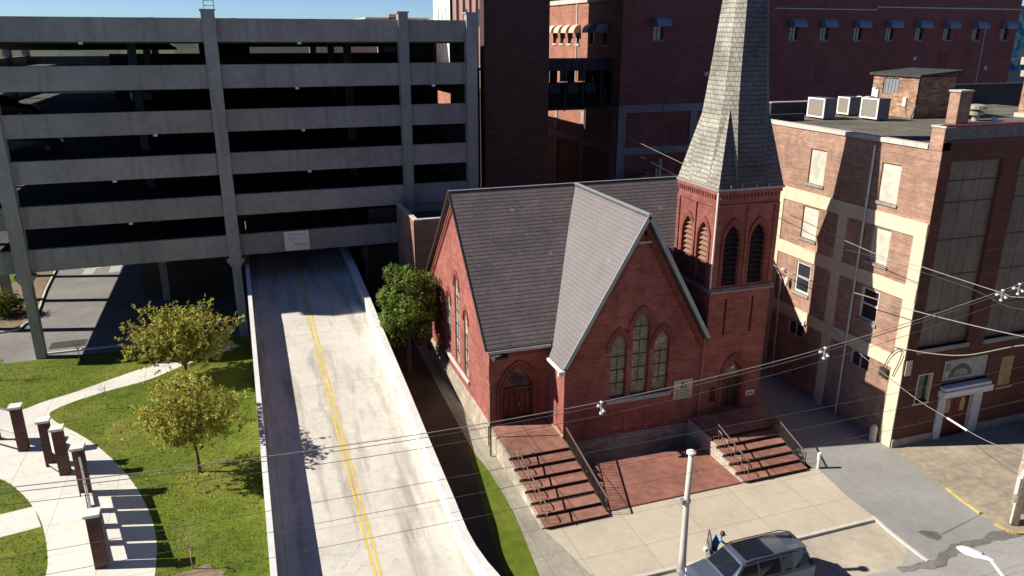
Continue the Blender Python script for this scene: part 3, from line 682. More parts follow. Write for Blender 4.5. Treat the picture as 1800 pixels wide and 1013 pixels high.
def awning(fr, x, z0, mat, parent, hw=.85, drop=.95, out=.9):
    f = MB(); pr = []
    for i in range(6):
        a = math.pi/2*i/5; pr.append((out*math.sin(a), z0+drop*math.cos(a)-drop*0.0))
    for (d0, v0), (d1, v1) in zip(pr[:-1], pr[1:]):
        f.face([fr.P(x-hw,v1,d1), fr.P(x+hw,v1,d1), fr.P(x+hw,v0,d0), fr.P(x-hw,v0,d0)])
    for s in (-1, 1):
        q = [fr.P(x+s*hw, v, d) for d, v in pr]+[fr.P(x+s*hw, z0, 0)]
        f.face(q if s > 0 else q[::-1])
    return f.build('awning', mat, parent)
for x in wins: awning(fs, x+.25, 23.0, AWN, wh)
m = MB()
fs.box(m, 37.7, 92.2, 14.35, 15.15, 0, .18); fs.box(m, 37.7, 60, 9.9, 10.7, 0, .15)
for x in (38.15,46.9,56): fs.box(m, x-.45, x+.45, 0, 14.35, 0, .12)
m.build('belt_course', BELT, wh)
fs.box(MB(), 0,0,0,0,0,0)
BIG2 = brick('newer_warehouse_brick', (0.27, 0.075, 0.065), (0.22, 0.062, 0.055), (0.24, 0.12, 0.1), var=0.2)
for x, z in ((44.8,12),(50,20.3),(63,18),(72.3,17.6),(81,19.2),(85.6,12.5),(56,22.2)):
    m = MB(); fs.box(m, x-.7,x+.7,z-1.1,z+1.1,-.01,.02); m.build('bricked_opening', BIG2, wh)
for x, z in ((48,18.2),(76.5,19.6),(88,18.4)):
    m = MB(); fs.box(m, x-.25,x+.25,z-.2,z+.2,0,.15); m.build('wall_vent', METG, wh)
m = MB(); fs.box(m, 70, 92.2, 25.2, 25.32, 0, .05); fs.box(m, 56, 70, 24.9, 25.0, 0, .05); fs.box(m, 86.9, 87.0, 16.2, 23.2, 0, .06); m.build('conduit', METG, wh)
fw = WEST(37.78); m = MB()
hs = [rect(-92.6+i*2.3,-91.6+i*2.3,21.2,22.9) for i in range(4)]+[rect(-82.0,-80.8,21.2,22.9),rect(-78.6,-77.6,21.2,22.9)]
fw.wall(m, rect(-110,-74,-0.1,25.6), hs, .3)
m.build('west_wall', BR_TAN, wh)
for h in hs:
    f = MB(); fw.box(f, h[0][0], h[1][0], 21.2, 22.9, -.3, -.26); w_ = f.build('window', GLD, wh)
    f = MB(); fw.box(f, h[0][0]-.1, h[1][0]+.1, 21.0, 21.2, -.1, .12); f.build('sill', COPE, w_)
    awning(fw, (h[0][0]+h[1][0])/2, 22.4, AWNT if h[0][0] < -84 else AWN, wh, .75, .9, .85)
m = MB(); fw.box(m, -110,-74,25.6,26.1,-.2,.18); m.build('cornice', COPE, wh)
m = MB(); fw.box(m, -110,-74.2,14.1,14.9,0,.15); fw.box(m, -110,-74.2,9.9,10.7,0,.13)
for y in (75,83,91,99): fw.box(m, -y-.45,-y+.45,0,14.1,0,.12)
m.build('belt_course', BELT, wh)
m = MB(); fw.box(m, -85.4,-85.25,14.9,25.6,0,.12); m.build('downpipe', COPE, wh)
MB().box(37.9,92.2,74.3,110,25.3,25.55).box(92.0,92.19,74.2,110,-0.1,31).build('roof', ROOFD, wh)
# stack of pieces behind the church ridge
m = MB(); m.box(39.1,43.2,70.8,72.5,-0.1,8.15); m.box(39.6,40.6,70.9,72,8.15,8.45); m.box(41.4,43.0,70.9,72,8.15,8.3)
tag(m.build('vent_block', BR_TAN), 'small salmon brick block showing above the church ridge', 'building')
m = MB(); m.box(41.0,41.25,70.5,70.75,-0.1,9.9); m.box(40.6,40.8,70.5,70.75,-.1,8.9)
tag(m.build('vent_post', COPE), 'slim pale post rising behind the church ridge', 'post')
tag(MB().tube([(37.9,72.5,9.3),(39.6,71.2,8.4)],0.05,6).build('service_pipe', METG), 'slanting grey pipe behind the church ridge', 'pipe')

# ------------------------------------------------------------------ church
ch = empty('brick_church', (11.55, 34.34, 0), 'red brick gothic church with slate roofs and a tall slate spire', 'church')
CH = ch
FS = SOUTH(34.34); FW = WEST(11.55)
def window(fr, c, hw, v0, apex, mat, depth=.1, frame=.09, hood=.2, transom=None, parent=ch, glassparts=True, trimmat=None):
    """lancet window: frame strip, pane, brick hood"""
    n = 7; rise = hw*1.75
    o_ = lancet(c, hw, v0, apex, n, rise); i_ = lancet(c, hw-frame, v0+frame, apex-frame*1.6, n, (hw-frame)*1.75)
    m = MB(); oo = o_[1:]+[o_[0]]; ii = i_[1:]+[i_[0]]
    fr.ring(m, ii+[ii[0]], oo+[oo[0]], -depth, -depth+.08)
    w_ = m.build('window', trimmat or BR_TRIM, parent)
    m = MB(); fr.poly(m, lancet(c, hw, v0, apex, n, rise), -depth+.02); m.build('pane', mat, w_)
    if transom:
        m = MB()
        for v in transom: fr.box(m, c-hw+frame, c+hw-frame, v-.025, v+.025, -depth+.02, -depth+.06)
        fr.box(m, c-.015, c+.015, transom[0]-.3, transom[-1]+.2, -depth+.02, -depth+.05)
        m.build('glazing_bar', METD, w_)
    if hood:
        arch = lancet(c, hw+.02, v0, apex+.03, n, rise+.01)[2:]; out = lancet(c, hw+hood, v0, apex+hood*1.5, n, (hw+hood)*1.75)[2:]
        arch = arch[:2*n+1]; out = out[:2*n+1]
        m = MB(); fr.ring(m, out, arch, 0, .07); m.build('hood_mould', BR_TRIM, w_)
    return w_
# west gable wall
wwin = [(45.3,.47,2.35,6.55),(43.3,.52,2.2,8.2),(41.3,.47,2.15,6.6)]
m = MB()
FW.wall(m, [(-50.2,-0.1),(-36.7,-0.1),(-36.7,6.05),(-43.5,12.95),(-50.2,6.1)], [lancet(-y,h,a,b,7) for y,h,a,b in wwin], .12)
m.build('west_wall', BR_CH, ch)
for y,h,a,b in wwin: window(FW, -y, h, a, b, GLW, transom=[a+.9*k for k in range(1, int((b-a)/.9))])
m = MB(); FW.box(m, -46.0,-40.6,2.0,2.2,0,.12); m.build('sill', COPE, ch)
m = MB()
FW.box(m, -50.25,-36.62,-0.1,1.25,0,.14)
FW.slab(m, [(-50.25,1.25),(-36.62,1.25),(-36.62,1.4),(-50.25,1.4)], 0, .06)
m.build('stone_base', STONE, ch)
m = MB()
for k in range(34):                             # stepped brick corbels below the west rake
    t = k/33
    for sg, yy in ((-1, -43.5-6.6*t), (1, -43.5+6.6*t)):
        v = 12.62-6.65*t; FW.box(m, yy-.07, yy+.07, v-.32, v, 0, .09)
FW.slab(m, [(-50.2,6.25),(-50.2,5.95),(-43.5,12.7),(-36.7,5.9),(-36.7,6.2),(-43.5,13.0)], 0, .12)
m.build('corbel_band', BR_TRIM, ch)
# nave front wall with the arched entrance
FD = SOUTH(36.7); m = MB()
dr = lancet(13.25, .95, 1.2, 4.55, 8, 1.7)
FD.wall(m, [(11.55,-0.1),(15.1,-0.1),(15.1,6.0),(11.55,6.0)], [dr], .45)
m.build('entrance_wall', BR_CH, ch)
m = MB(); FD.poly(m, dr, -.42); d_ = m.build('door', WOODD, ch)
m = MB(); FD.poly(m, [p for p in lancet(13.25,.8,3.2,4.35,8,1.1)], -.40); m.build('fanlight', GLD, d_)
m = MB()
FD.box(m, 12.3,14.2,3.08,3.2,-.42,-.33); FD.box(m, 13.22,13.28,1.2,3.1,-.42,-.36)
for x in (12.5,12.85,13.5,13.85): FD.box(m, x,x+.2,1.5,2.8,-.42,-.38)
m.build('rail', BR_TRIM, d_)
m = MB(); FD.box(m, 13.4,13.45,2.05,2.25,-.36,-.3); m.build('handle', METG, d_)
m = MB()
for k, off in enumerate((.14,.34)):
    a = lancet(13.25,.95+off-.12,1.2,4.55+off*1.3-.14,8,1.7+off*.5)[2:19]; b = lancet(13.25,.95+off,1.2,4.55+off*1.3,8,1.7+off*.55)[2:19]
    FD.ring(m, [(b[0][0],1.2)]+b+[(b[-1][0],1.2)], [(a[0][0],1.2)]+a+[(a[-1][0],1.2)], 0, .05+.06*k)
m.build('door_arch', BR_TRIM, ch)
m = MB(); FD.box(m, 11.55,15.0,5.5,5.62,0,.1)
for k in range(15): FD.box(m, 11.7+k*.22,11.8+k*.22,5.3,5.5,0,.08)
m.build('corbel_band', BR_TRIM, ch)
# gable wing: west wall and front wall
m = MB(); WEST(15.0).wall(m, rect(-36.75,-34.34,-0.1,5.5), [], .2); m.build('wing_wall', BR_CH, ch)
m = MB(); WEST(15.0).box(m, -36.7,-34.22,-0.1,1.25,0,.10); m.build('stone_base', STONE, ch)
fwin = [(18.2,.5,3.0,6.75),(19.52,.54,3.0,7.85),(20.84,.5,3.0,6.65)]
m = MB()
FS.wall(m, [(15.0,-1.0),(23.66,-1.0),(23.66,5.5),(19.35,13.0),(15.0,5.5)], [lancet(c,h,a,b,7) for c,h,a,b in fwin]+[lancet(c,.48,.85,2.2,6,.6) for c in (18.2,19.52,20.8)], .25)
m.build('front_wall', BR_CH, ch)
for c in (18.2,19.52,20.8):
    m = MB(); FS.poly(m, lancet(c,.48,.85,2.2,6,.6), -.05); m.build('blind_arch', BR_CH, ch)
for c,h,a,b in fwin: window(FS, c, h, a, b, GLL, depth=.22, frame=.04, hood=.3, transom=[a+.8*k for k in range(1, int((b-a)/.8))])
m = MB(); FS.slab(m, [(17.5,2.72),(21.5,2.72),(21.5,2.95),(17.5,2.95)], 0, .16); m.build('sill', LEAD, ch)
m = MB(); FS.box(m, 15.02,23.62,-1.0,.62,0,.16)
FS.slab(m, [(15.02,.62),(23.2,.62),(23.2,.72),(15.02,.72)], 0, .08); m.build('stone_base', STONE, ch)
m = MB()
for k in range(26):
    t = k/25
    for sg in (-1, 1):
        xx = 19.35+sg*4.15*t; v = 12.6-7.15*t
        FS.box(m, xx-.08, xx+.08, v-.4, v-.02, 0, .1)
FS.slab(m, [(15.02,5.4),(15.3,5.4),(19.35,12.5),(23.4,5.4),(23.64,5.4),(19.35,12.95)], 0, .13)
m.build('corbel_band', BR_TRIM, ch)
m = MB(); FS.box(m, 18.95,19.75,11.75,11.87,0,.12); m.build('string_course', COPE, ch)
m = MB(); 
for k in range(3): FS.box(m, 19.0+k*.28,19.1+k*.28,11.95,12.35-abs(k-1)*.1,0,.1)
m.build('gable_vent', BR_TRIM, ch)
# roofs (slabs 14 cm thick)
def roofslab(name, pts, mat, th=.14):
    a, b, c = [Vector(p) for p in pts[:3]]; n = (b-a).cross(c-a).normalized()
    if n.z < 0: pts = pts[::-1]; n = -n
    return MB().prism([Vector(p) for p in pts], -n*th).build(name, mat, ch)
RD = 13.3
roofslab('nave_roof', [(11.25,43.5,RD),(27.6,43.5,RD),(27.6,36.25,5.98),(15.2,36.25,5.98),(11.25,36.25,5.98)], SLATE)
roofslab('nave_roof', [(11.25,43.5,RD-.005),(11.25,50.6,6.05),(27.6,50.6,6.05),(27.6,43.5,RD-.005)], SLATE)
roofslab('wing_roof', [(19.35,33.9,RD+.02),(19.35,43.3,RD+.02),(14.72,36.2,5.30),(14.72,33.9,5.30)], SLATEW)
roofslab('wing_roof', [(19.35,33.9,RD+.015),(23.65,33.9,5.85),(23.65,36.6,5.85),(19.35,43.3,RD+.015)], SLATE)
m = MB(); m.bar((19.35,33.88,RD+.06),(19.35,43.4,RD+.05),.2,.05); m.bar((11.22,43.5,RD+.02),(27.5,43.5,RD+.02),.14,.04)
m.bar((14.85,33.86,5.42),(19.35,33.86,RD-.02),.05,.22); m.bar((19.35,33.86,RD-.02),(23.5,33.86,6.05),.05,.22)
m.build('ridge_flashing', LEAD, ch)
m = MB(); m.bar((11.22,36.3,5.95),(11.22,43.5,RD-.07),.04,.16); m.bar((11.22,43.5,RD-.07),(11.22,50.6,6.0),.04,.16)
m.build('bargeboard', METD, ch)
m = MB(); m.bar((11.3,36.18,5.85),(14.95,36.18,5.85),.14,.14); m.build('gutter', METG, ch)
m = MB(); m.bar((14.66,33.95,5.2),(14.66,36.0,5.2),.14,.14); m.box(14.45,14.8,33.8,33.98,5.05,5.3); m.build('gutter', WHITEP, ch)
m = MB(); m.bar((11.6,36.3,5.45),(12.5,36.3,5.5),.5,.1); m.build('eave_patch', SLATE, ch)
m = MB(); m.box(15.0,27.5,36.7,50.2,-0.1,6.0); m.box(11.8,15,50.0,50.2,-0.1,6.0); m.box(15.3,23.4,36.2,36.8,-0.1,6.0)
MB().box(27.3,27.55,38.3,50.2,-0.1,6.0).build('east_wall', BR_CH, ch)
m.build('rear_wall', BR_CH, ch)
m = MB(); FE = Fr((27.5,0,0),(0,1,0)); FE.slab(m, [(38.3,5.9),(50.2,5.9),(43.5,13.1)], -.2, 0); m.build('east_gable', BR_CH, ch)

# tower
TX0, TX1, TY0, TY1 = 23.66, 27.62, 34.34, 38.3
m = MB()
sw = [lancet(24.78,.52,8.85,12.3,7,1.0), lancet(26.44,.52,8.85,12.3,7,1.0)]
sl = [rect(24.68,24.82,5.9,8.05), rect(26.45,26.59,5.9,8.05)]
td = lancet(25.66,.66,1.1,4.2,7,1.15)
FS.wall(m, rect(TX0,TX1,-0.1,14.35), sw+sl+[td, rect(24.2,24.62,1.75,2.65)], .3)
FT = WEST(TX0); ww = [lancet(-37.0,.52,8.85,12.3,7,1.0), lancet(-35.42,.52,8.85,12.3,7,1.0)]
FT.wall(m, rect(-TY1,-TY0,-0.1,14.35), ww, .3)
m.box(TX1-.3,TX1,TY0+.3,TY1,-0.1,14.35); m.box(TX0+.3,TX1-.3,TY1-.3,TY1,-0.1,14.35)
m.build('tower_wall', BR_CH, ch)
for fr, cs in ((FS,(24.78,26.44)),(FT,(-37.0,-35.42))):
    for c in cs:
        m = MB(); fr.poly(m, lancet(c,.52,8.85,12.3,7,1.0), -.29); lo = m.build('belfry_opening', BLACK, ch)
        m = MB()
        for k in range(11):
            v = 8.95+k*.29; hw = .5 if v < 11.3 else max(.08, .5*(1-((v-11.3)/.95)**2)**.5 if v < 12.2 else .08)
            q = [fr.P(c-hw,v,-.06), fr.P(c+hw,v,-.06), fr.P(c+hw,v+.2,-.27), fr.P(c-hw,v+.2,-.27)]
            m.prism(q, Vector((0,0,.03)))
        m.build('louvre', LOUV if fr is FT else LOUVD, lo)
        a = lancet(c,.54,8.85,12.34,7,1.02)[2:17]; b = lancet(c,.7,8.85,12.68,7,1.25)[2:17]
        m = MB(); fr.ring(m, [(b[0][0],8.85)]+b+[(b[-1][0],8.85)], [(a[0][0],8.85)]+a+[(a[-1][0],8.85)], 0, .08); m.build('hood_mould', BR_TRIM, lo)
m = MB()
for fr, a, b in ((FS,TX0,TX1),(FT,-TY1,-TY0)):
    fr.box(m, a-.02,b+.02,14.0,14.35,0,.12); fr.box(m, a,b,13.3,13.42,0,.07)
    n = 17
    for k in range(n): fr.box(m, a+.08+k*(b-a-.2)/n, a+.18+k*(b-a-.2)/n, 13.75,14.0,0,.1)
    for q in ((a+b)/2-.06,): fr.box(m, q,q+.12,8.9,13.3,0,.09)
    fr.box(m, a,a+.28,8.9,13.3,0,.07); fr.box(m, b-.28,b,8.9,13.3,0,.07)
m.build('corbel_band', BR_CH, ch)
m = MB()
FS.slab(m, [(TX0-.1,8.5),(TX1+.1,8.5),(TX1+.1,8.62),(TX0-.1,8.62)], 0, .22); FS.slab(m, [(TX0-.1,8.62),(TX1+.1,8.62),(TX1+.1,8.72),(TX0-.1,8.72)], 0, .12)
FT.slab(m, [(-TY1,8.5),(-TY0,8.5),(-TY0,8.7),(-TY1,8.7)], 0, .12)
m.build('belt_course', BELT, ch)
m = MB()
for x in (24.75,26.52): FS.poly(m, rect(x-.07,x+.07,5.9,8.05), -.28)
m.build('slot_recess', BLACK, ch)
m = MB(); FS.poly(m, td, -.28); d_ = m.build('door', WOODD, ch)
m = MB(); FS.poly(m, lancet(25.66,.58,3.1,4.08,7,1.0), -.26); m.build('fanlight', GLL, d_)
m = MB(); FS.box(m, 25.05,26.27,2.98,3.1,-.28,-.2); FS.box(m, 25.63,25.69,1.1,3.0,-.28,-.24); m.build('rail', METD, d_)
m = MB(); m.lathe((25.66,34.45,3.75),[(.05,-.12),(.1,-.05),(.1,.05),(.04,.1)],10); m.build('lantern', WHITEP, ch)
a = lancet(25.66,.68,1.1,4.24,7,1.17)[2:17]; b = lancet(25.66,.9,1.1,4.7,7,1.45)[2:17]
m = MB(); FS.ring(m, [(b[0][0],1.1)]+b+[(b[-1][0],1.1)], [(a[0][0],1.1)]+a+[(a[-1][0],1.1)], 0, .08); m.build('door_arch', BR_TRIM, ch)
m = MB(); FS.poly(m, rect(24.2,24.62,1.75,2.65), -.25); m.build('niche', BR_TRIM, ch)
m = MB(); FS.box(m, TX0-.05,TX1+.05,-1.0,.62,0,.14); m.build('stone_base', STONE, ch)
# spire: octagon with broaches
def octo(a, k, z, cx=25.64, cy=36.32):
    return [Vector((cx+a*x, cy+a*y, z)) for x, y in ((-k,-1),(k,-1),(1,-k),(1,k),(k,1),(-k,1),(-1,k),(-1,-k))]
prof = [(2.08,.44,14.3),(1.9,.48,15.4),(1.69,.54,16.9),(1.49,.6,18.4),(1.31,.62,20.1),(1.155,.62,21.9),(1.0,.62,23.8),(0.72,.62,26.8),(0.42,.62,30),(0.03,.62,34.2)]
rings = [octo(*p) for p in prof]
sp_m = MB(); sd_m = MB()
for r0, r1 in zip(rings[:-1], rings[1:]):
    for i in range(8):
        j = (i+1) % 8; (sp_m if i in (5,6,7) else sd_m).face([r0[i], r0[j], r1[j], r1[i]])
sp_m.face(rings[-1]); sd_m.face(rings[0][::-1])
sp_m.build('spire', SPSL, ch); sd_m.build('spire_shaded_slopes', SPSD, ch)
E_ = 2.07; cx, cy = 25.64, 36.32
for sx, sy in ((-1,-1),(1,-1),(1,1),(-1,1)):      # broach: half pyramid on every corner
    c0 = Vector((cx+sx*E_, cy+sy*E_, 14.3)); ap = Vector((cx+sx*1.16, cy+sy*1.16, 18.6))
    p1 = Vector((cx+sx*E_*.40, cy+sy*E_*1.0, 14.3)); p2 = Vector((cx+sx*E_, cy+sy*E_*.40, 14.3))
    q1 = Vector((cx+sx*.9, cy+sy*1.42, 17.2)); q2 = Vector((cx+sx*1.42, cy+sy*.9, 17.2))
    inn = Vector((cx+sx*.5, cy+sy*.5, 14.3))
    m = MB()
    fl_ = (sx*sy > 0)
    def F(*p): m.face(p if fl_ else p[::-1])
    F(p1, ap, c0) if False else None
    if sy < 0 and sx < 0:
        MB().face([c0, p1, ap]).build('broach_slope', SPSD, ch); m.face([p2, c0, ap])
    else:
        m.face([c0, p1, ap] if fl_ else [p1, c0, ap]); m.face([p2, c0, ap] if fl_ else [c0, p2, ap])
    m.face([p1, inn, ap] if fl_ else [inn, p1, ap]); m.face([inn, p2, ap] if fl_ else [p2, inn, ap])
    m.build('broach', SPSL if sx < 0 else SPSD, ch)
m = MB()
m.box(cx-E_-.05,cx+E_+.05,cy-E_-.05,cy+E_+.05,14.2,14.31)
m.build('eaves', LEAD, ch)
m = MB()
for x in (24.3,25.0,25.9,26.7): m.box(x-.02,x+.02,34.18,34.24,14.3,14.5)
m.build('snow_guard', METG, ch)
m = MB(); m.tube([(23.58,34.26,14.15),(23.56,34.26,10),(23.56,34.24,8.8)], .05, 8); m.build('downpipe', WHITEP, ch)
m = MB(); m.tube([(23.5,34.24,6.0),(23.5,34.24,.75)], .05, 8); m.build('downpipe', plain('dusty_pink_pipe',(0.36,0.2,0.17),.6), ch)
m = MB(); m.tube([(11.5,36.4,5.8),(11.42,36.3,4.4),(11.3,35.9,4.3),(11.25,35.6,4.2),(11.22,35.5,3.9),(11.22,35.5,0.05)], .045, 8); m.build('downpipe', METD, ch)
# church signs
sg = MB(); FS.box(sg, 21.75,22.95,2.3,3.5,.02,.08); sg = sg.build('notice_board', plain('cream_board',(0.62,0.56,0.38),.5,var=.05), ch, label='cream notice board with a small teal emblem and lines of text')
m = MB(); TE = plain('teal_print',(0.05,0.16,0.15),.6)
FS.box(m, 22.2,22.55,2.98,3.35,.08,.09); m.build('emblem', TE, sg)
m = MB(); FS.box(m, 22.28,22.47,3.1,3.16,.09,.1); FS.box(m, 22.4,22.52,3.2,3.3,.09,.1); m.build('emblem_light', WHITEP, sg)
m = MB(); rr = random.Random(5)
for k, v in enumerate((2.82,2.68,2.55,2.42)):
    x = 21.87
    while x < 22.8:
        w0 = rr.uniform(.05,.13); FS.box(m, x, x+w0, v, v+.045, .08, .088); x += w0+.03
m.build('lettering', TE, sg)
sg = MB(); FS.box(sg, 26.7,27.28,1.78,2.1,.02,.05); sg = sg.build('plaque', WHITEP, ch, label='small white plaque by the tower door')
m = MB(); 
for k in range(5): FS.box(m, 26.78+k*.085,26.84+k*.085,1.9,1.98,.05,.057)
m.build('lettering', METD, sg)

# ------------------------------------------------------------------ entrance stairs
def stairs(name, x0, x1, yf, tread, n, h, yb, label, wall_left):
    s = empty(name, ((x0+x1)/2, yf, 0), label, 'stairs')
    r = h/n
    for k in range(n):
        y0 = yf+k*tread; y1 = yf+(k+1)*tread if k < n-1 else yb
        m = MB(); m.box(x0+.02, x1-.02, y0-.03, y1-.03, (k+1)*r-.022, (k+1)*r)
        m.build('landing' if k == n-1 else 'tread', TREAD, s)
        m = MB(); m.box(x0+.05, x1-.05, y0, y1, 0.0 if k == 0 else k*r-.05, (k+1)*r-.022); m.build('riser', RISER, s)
        m = MB(); xm = (x0+x1)/2+.1*math.sin(k*2.1); m.box(xm-.02, xm+.02, y0-.028, (y1-.04 if k < n-1 else yb-.05), (k+1)*r, (k+1)*r+.006); m.build('joint', RISER, s)
    for a_, b_ in ((x0-.12, x0+.02), (x1-.02, x1+.06)):
        m = MB()
        for k in range(n):
            y0 = yf+k*tread; y1 = yf+(k+1)*tread if k < n-1 else yb
            m.box(a_, b_, y0+.1, y1+.1 if k < n-1 else yb, -1.1, (k+1)*r-.08)
        m.build('side_wall', STONE, s)
    return s, r
def rail(s, x, yf, yb, h, n, dens, scroll=False, hh=.92, mat=None):
    mat = mat or RAILM
    ra = empty('handrail', (0,0,0), None, None) ; ra.parent = s
    ra.location = (-s.location.x, -s.location.y, 0)
    m = MB(); z = lambda y: h*(y-yf)/(yb-yf) if y > yf else 0
    a = (x, yf+.1, z(yf+.1)+hh); b = (x, yb+.2, h+hh)
    m.bar(a, b, .06, .05); m.build('top_rail', mat, ra)
    m = MB(); m.bar((x,yf+.1,z(yf+.1)+.16),(x,yb+.2,h+.16),.03,.03)
    for k in range(dens+1):
        y = yf+.12+(yb-yf+.05)*k/dens; m.tube([(x,y,z(y)+.02),(x,y,z(y)+hh)], .016 if k % 4 else .026, 5)
    m.build('baluster', METD, ra, label='row of thin dark iron balusters')
    return ra
s1, r1 = stairs('entrance_stairs', 11.62, 14.92, 28.35, .80, 7, 1.2, 36.65, 'wide red stone steps with rubble side wall up to the arched church door', True)
s2, r2 = stairs('entrance_stairs', 22.85, 26.75, 28.62, .62, 6, 1.1, 34.15, 'shorter red steps between iron rails leading to the spire tower door', True)
MB().box(26.75,27.6,31.7,34.2,-0.05,1.05).build('landing', TREAD, s2)
rail(s1, 14.86, 28.4, 33.4, 1.2, 7, 34)
rail(s2, 26.7, 28.7, 31.9, 1.1, 6, 24)
m = None
def stair_scroll(s, x, yf, tread, n, r):          # ornamental stepped rail: one small rail per step
    ra = empty('handrail', (-s.location.x, -s.location.y, 0), None, None); ra.parent = s
    m = MB()
    for k in range(n):
        y = yf+k*tread; z = (k+1)*r
        pts = [(x,y+.15,z),(x,y+.15,z+.34),(x,y+.3,z+.5),(x,y+tread-.05,z+.52),(x,y+tread+.12,z+.42),(x,y+tread+.14,z+.2)]
        m.tube(smooth2(pts, 3), .022, 6)
        m.tube([(x,y+.45,z),(x,y+.45,z+.5)], .014, 5)
    m.build('baluster', RAILM, ra, label='stepped ornamental iron rail')
    m = MB(); m.bar((x,yf+.2,r*1.0+.9),(x,yf+n*tread+.3,(n)*r+.95),.05,.045)
    if n > 6: m = MB().bar((x,yf+n*tread-.3,n*r+.75),(x,yf+n*tread+1.9,n*r+.95),.05,.045).bar((x,yf+n*tread+1.85,n*r),(x,yf+n*tread+1.85,n*r+.95),.04,.04)
    m.build('top_rail', RAILM, ra)
stair_scroll(s1, 11.8, 28.4, .8, 6, r1)
stair_scroll(s2, 23.15, 28.7, .62, 5, r2)
m = MB()
for k in range(6): m.bar((23.15,28.85+k*.62,.2+k*.18),(23.15,28.85+k*.62,1.05+k*.18),.03,.03)
ra = m.build('newel', METD, s2)

# ------------------------------------------------------------------ corner building on the right
rb = empty('corner_building', (32.8, 29.06, 0), 'four storey brick building with cream bands and a boarded shop front, right of the church', 'building')
RW = WEST(32.8); RS = SOUTH(29.06)
top = rect(-43.2,-29.06,-0.1,16.62)
tw = [(-37.73,.70,13.45,15.55),(-32.05,.68,13.45,15.55)]; mw = [(-37.78,.70,10.0,12.0),(-32.05,.68,10.0,12.0)]
lw_ = [(-37.78,.66,6.45,8.4),(-32.15,.66,6.55,8.45)]; gw = [(-37.85,.72,3.45,4.42),(-32.2,.72,3.55,4.55)]
m = MB()
RW.wall(m, top, [rect(c-h,c+h,a,b) for c,h,a,b in tw+mw+lw_+gw], .18)
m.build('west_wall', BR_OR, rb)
for c,h,a,b in tw+mw:
    m = MB(); RW.box(m, c-h,c+h,a,b,-.18,-.10); w_ = m.build('blocked_window', BOARD, rb)
    m = MB(); RW.box(m, c-h-.12,c+h+.1,a-.16,a,-.05,.1); m.build('sill', BELT, w_)
for c,h,a,b in lw_:
    m = MB(); RW.box(m, c-h,c+h,a,b,-.18,-.13); w_ = m.build('window', GLD, rb)
    m = MB()
    for q in (rect(c-h,c-h+.1,a,b), rect(c+h-.1,c+h,a,b), rect(c-h+.1,c+h-.1,a,a+.1), rect(c-h+.1,c+h-.1,b-.1,b), rect(c-h+.1,c+h-.1,(a+b)/2-.05,(a+b)/2+.05)):
        RW.box(m, q[0][0],q[1][0],q[0][1],q[2][1],-.13,-.06)
    m.build('frame', WHITEP, w_)
    m = MB(); RW.box(m, c-h-.1,c+h+.1,a-.18,a,-.05,.1); m.build('sill', BELT, w_)
for c,h,a,b in gw:
    m = MB(); RW.box(m, c-h,c+h,a,b,-.18,-.13); w_ = m.build('window', GLD, rb)
    m = MB()
    for u0,u1,v0,v1 in ((c-h,c-h+.07,a,b),(c+h-.07,c+h,a,b),(c-h+.07,c+h-.07,a,a+.07),(c-h+.07,c+h-.07,b-.07,b),(c-.03,c+.03,a+.07,b-.07)): RW.box(m,u0,u1,v0,v1,-.13,-.07)
    m.build('frame', PIPEW, w_)
m = MB()
for v0, v1 in ((12.1,12.9),(8.6,9.4),(4.6,5.35)): RW.box(m, -41.1,-29.09,v0,v1,0,.07)
for u in (-40.7,-35.0):
    for v0, v1 in ((9.4,12.1),(5.35,8.6),(0,4.6)): RW.box(m, u-.36,u+.36,v0,v1,0,.06)
for v0, v1 in ((9.4,12.1),(5.35,8.6),(-0.1,4.6)): RW.box(m, -29.85,-29.07,v0,v1,0,.065)
m.build('cream_band', CREAM, rb)
m = MB(); RW.box(m, -43.2,-29.9,16.62,16.86,-.35,.08); m.build('coping', COPE, rb)
m = MB(); RW.box(m, -29.85,-29.06,16.62,17.75,-.5,.04); m.build('corner_pier', BR_OR, rb)
m = MB(); RW.box(m, -29.9,-29.0,17.75,17.83,-.55,.08); m.build('pier_cap', COPE, rb)
m = MB(); m.tube([(32.62,33.25,16.4),(32.62,33.25,0.1)], .07, 8); 
for z in (13.4,9.9,6.4,3.2): m.tube([(32.62,33.25,z),(32.62,33.25,z+.12)], .085, 8)
m.build('downpipe', PIPEW, rb)
m = MB(); m.tube([(32.68,41.2,8.0),(32.62,39.9,7.2),(32.62,39.6,6.9),(32.62,39.35,0.1)], .055, 8); m.build('downpipe', PIPEW, rb)
m = MB(); m.box(32.55,32.72,39.35,39.6,7.5,7.62); m.lathe((32.55,38.9,6.9),[(.08,-.28),(.14,-.1),(.14,.12),(.06,.3)],10); m.build('wall_lamp', WHITEP, rb)
m = MB(); m.box(32.62,32.78,36.95,37.1,4.5,4.85); m.build('meter_box', WHITEP, rb)
m = MB(); m.box(32.6,32.78,30.0,30.5,3.9,4.4); m.tube(smooth2([(32.65,30.3,4.4),(32.6,29.9,5.4),(32.6,29.4,5.9),(32.6,29.2,5.6),(32.65,29.6,4.2)],5),.025,5); m.build('service_head', METD, rb)
m = MB(); m.tube([(32.45,30.05,-.1),(32.45,30.05,.85)], .2, 12); m.lathe((32.45,30.05,.85),[(.2,0),(.12,.12),(.02,.16)],12)
tag(m.build('bollard', CONC_POLE), 'short stone bollard guarding the cream pilaster at the building corner', 'bollard')
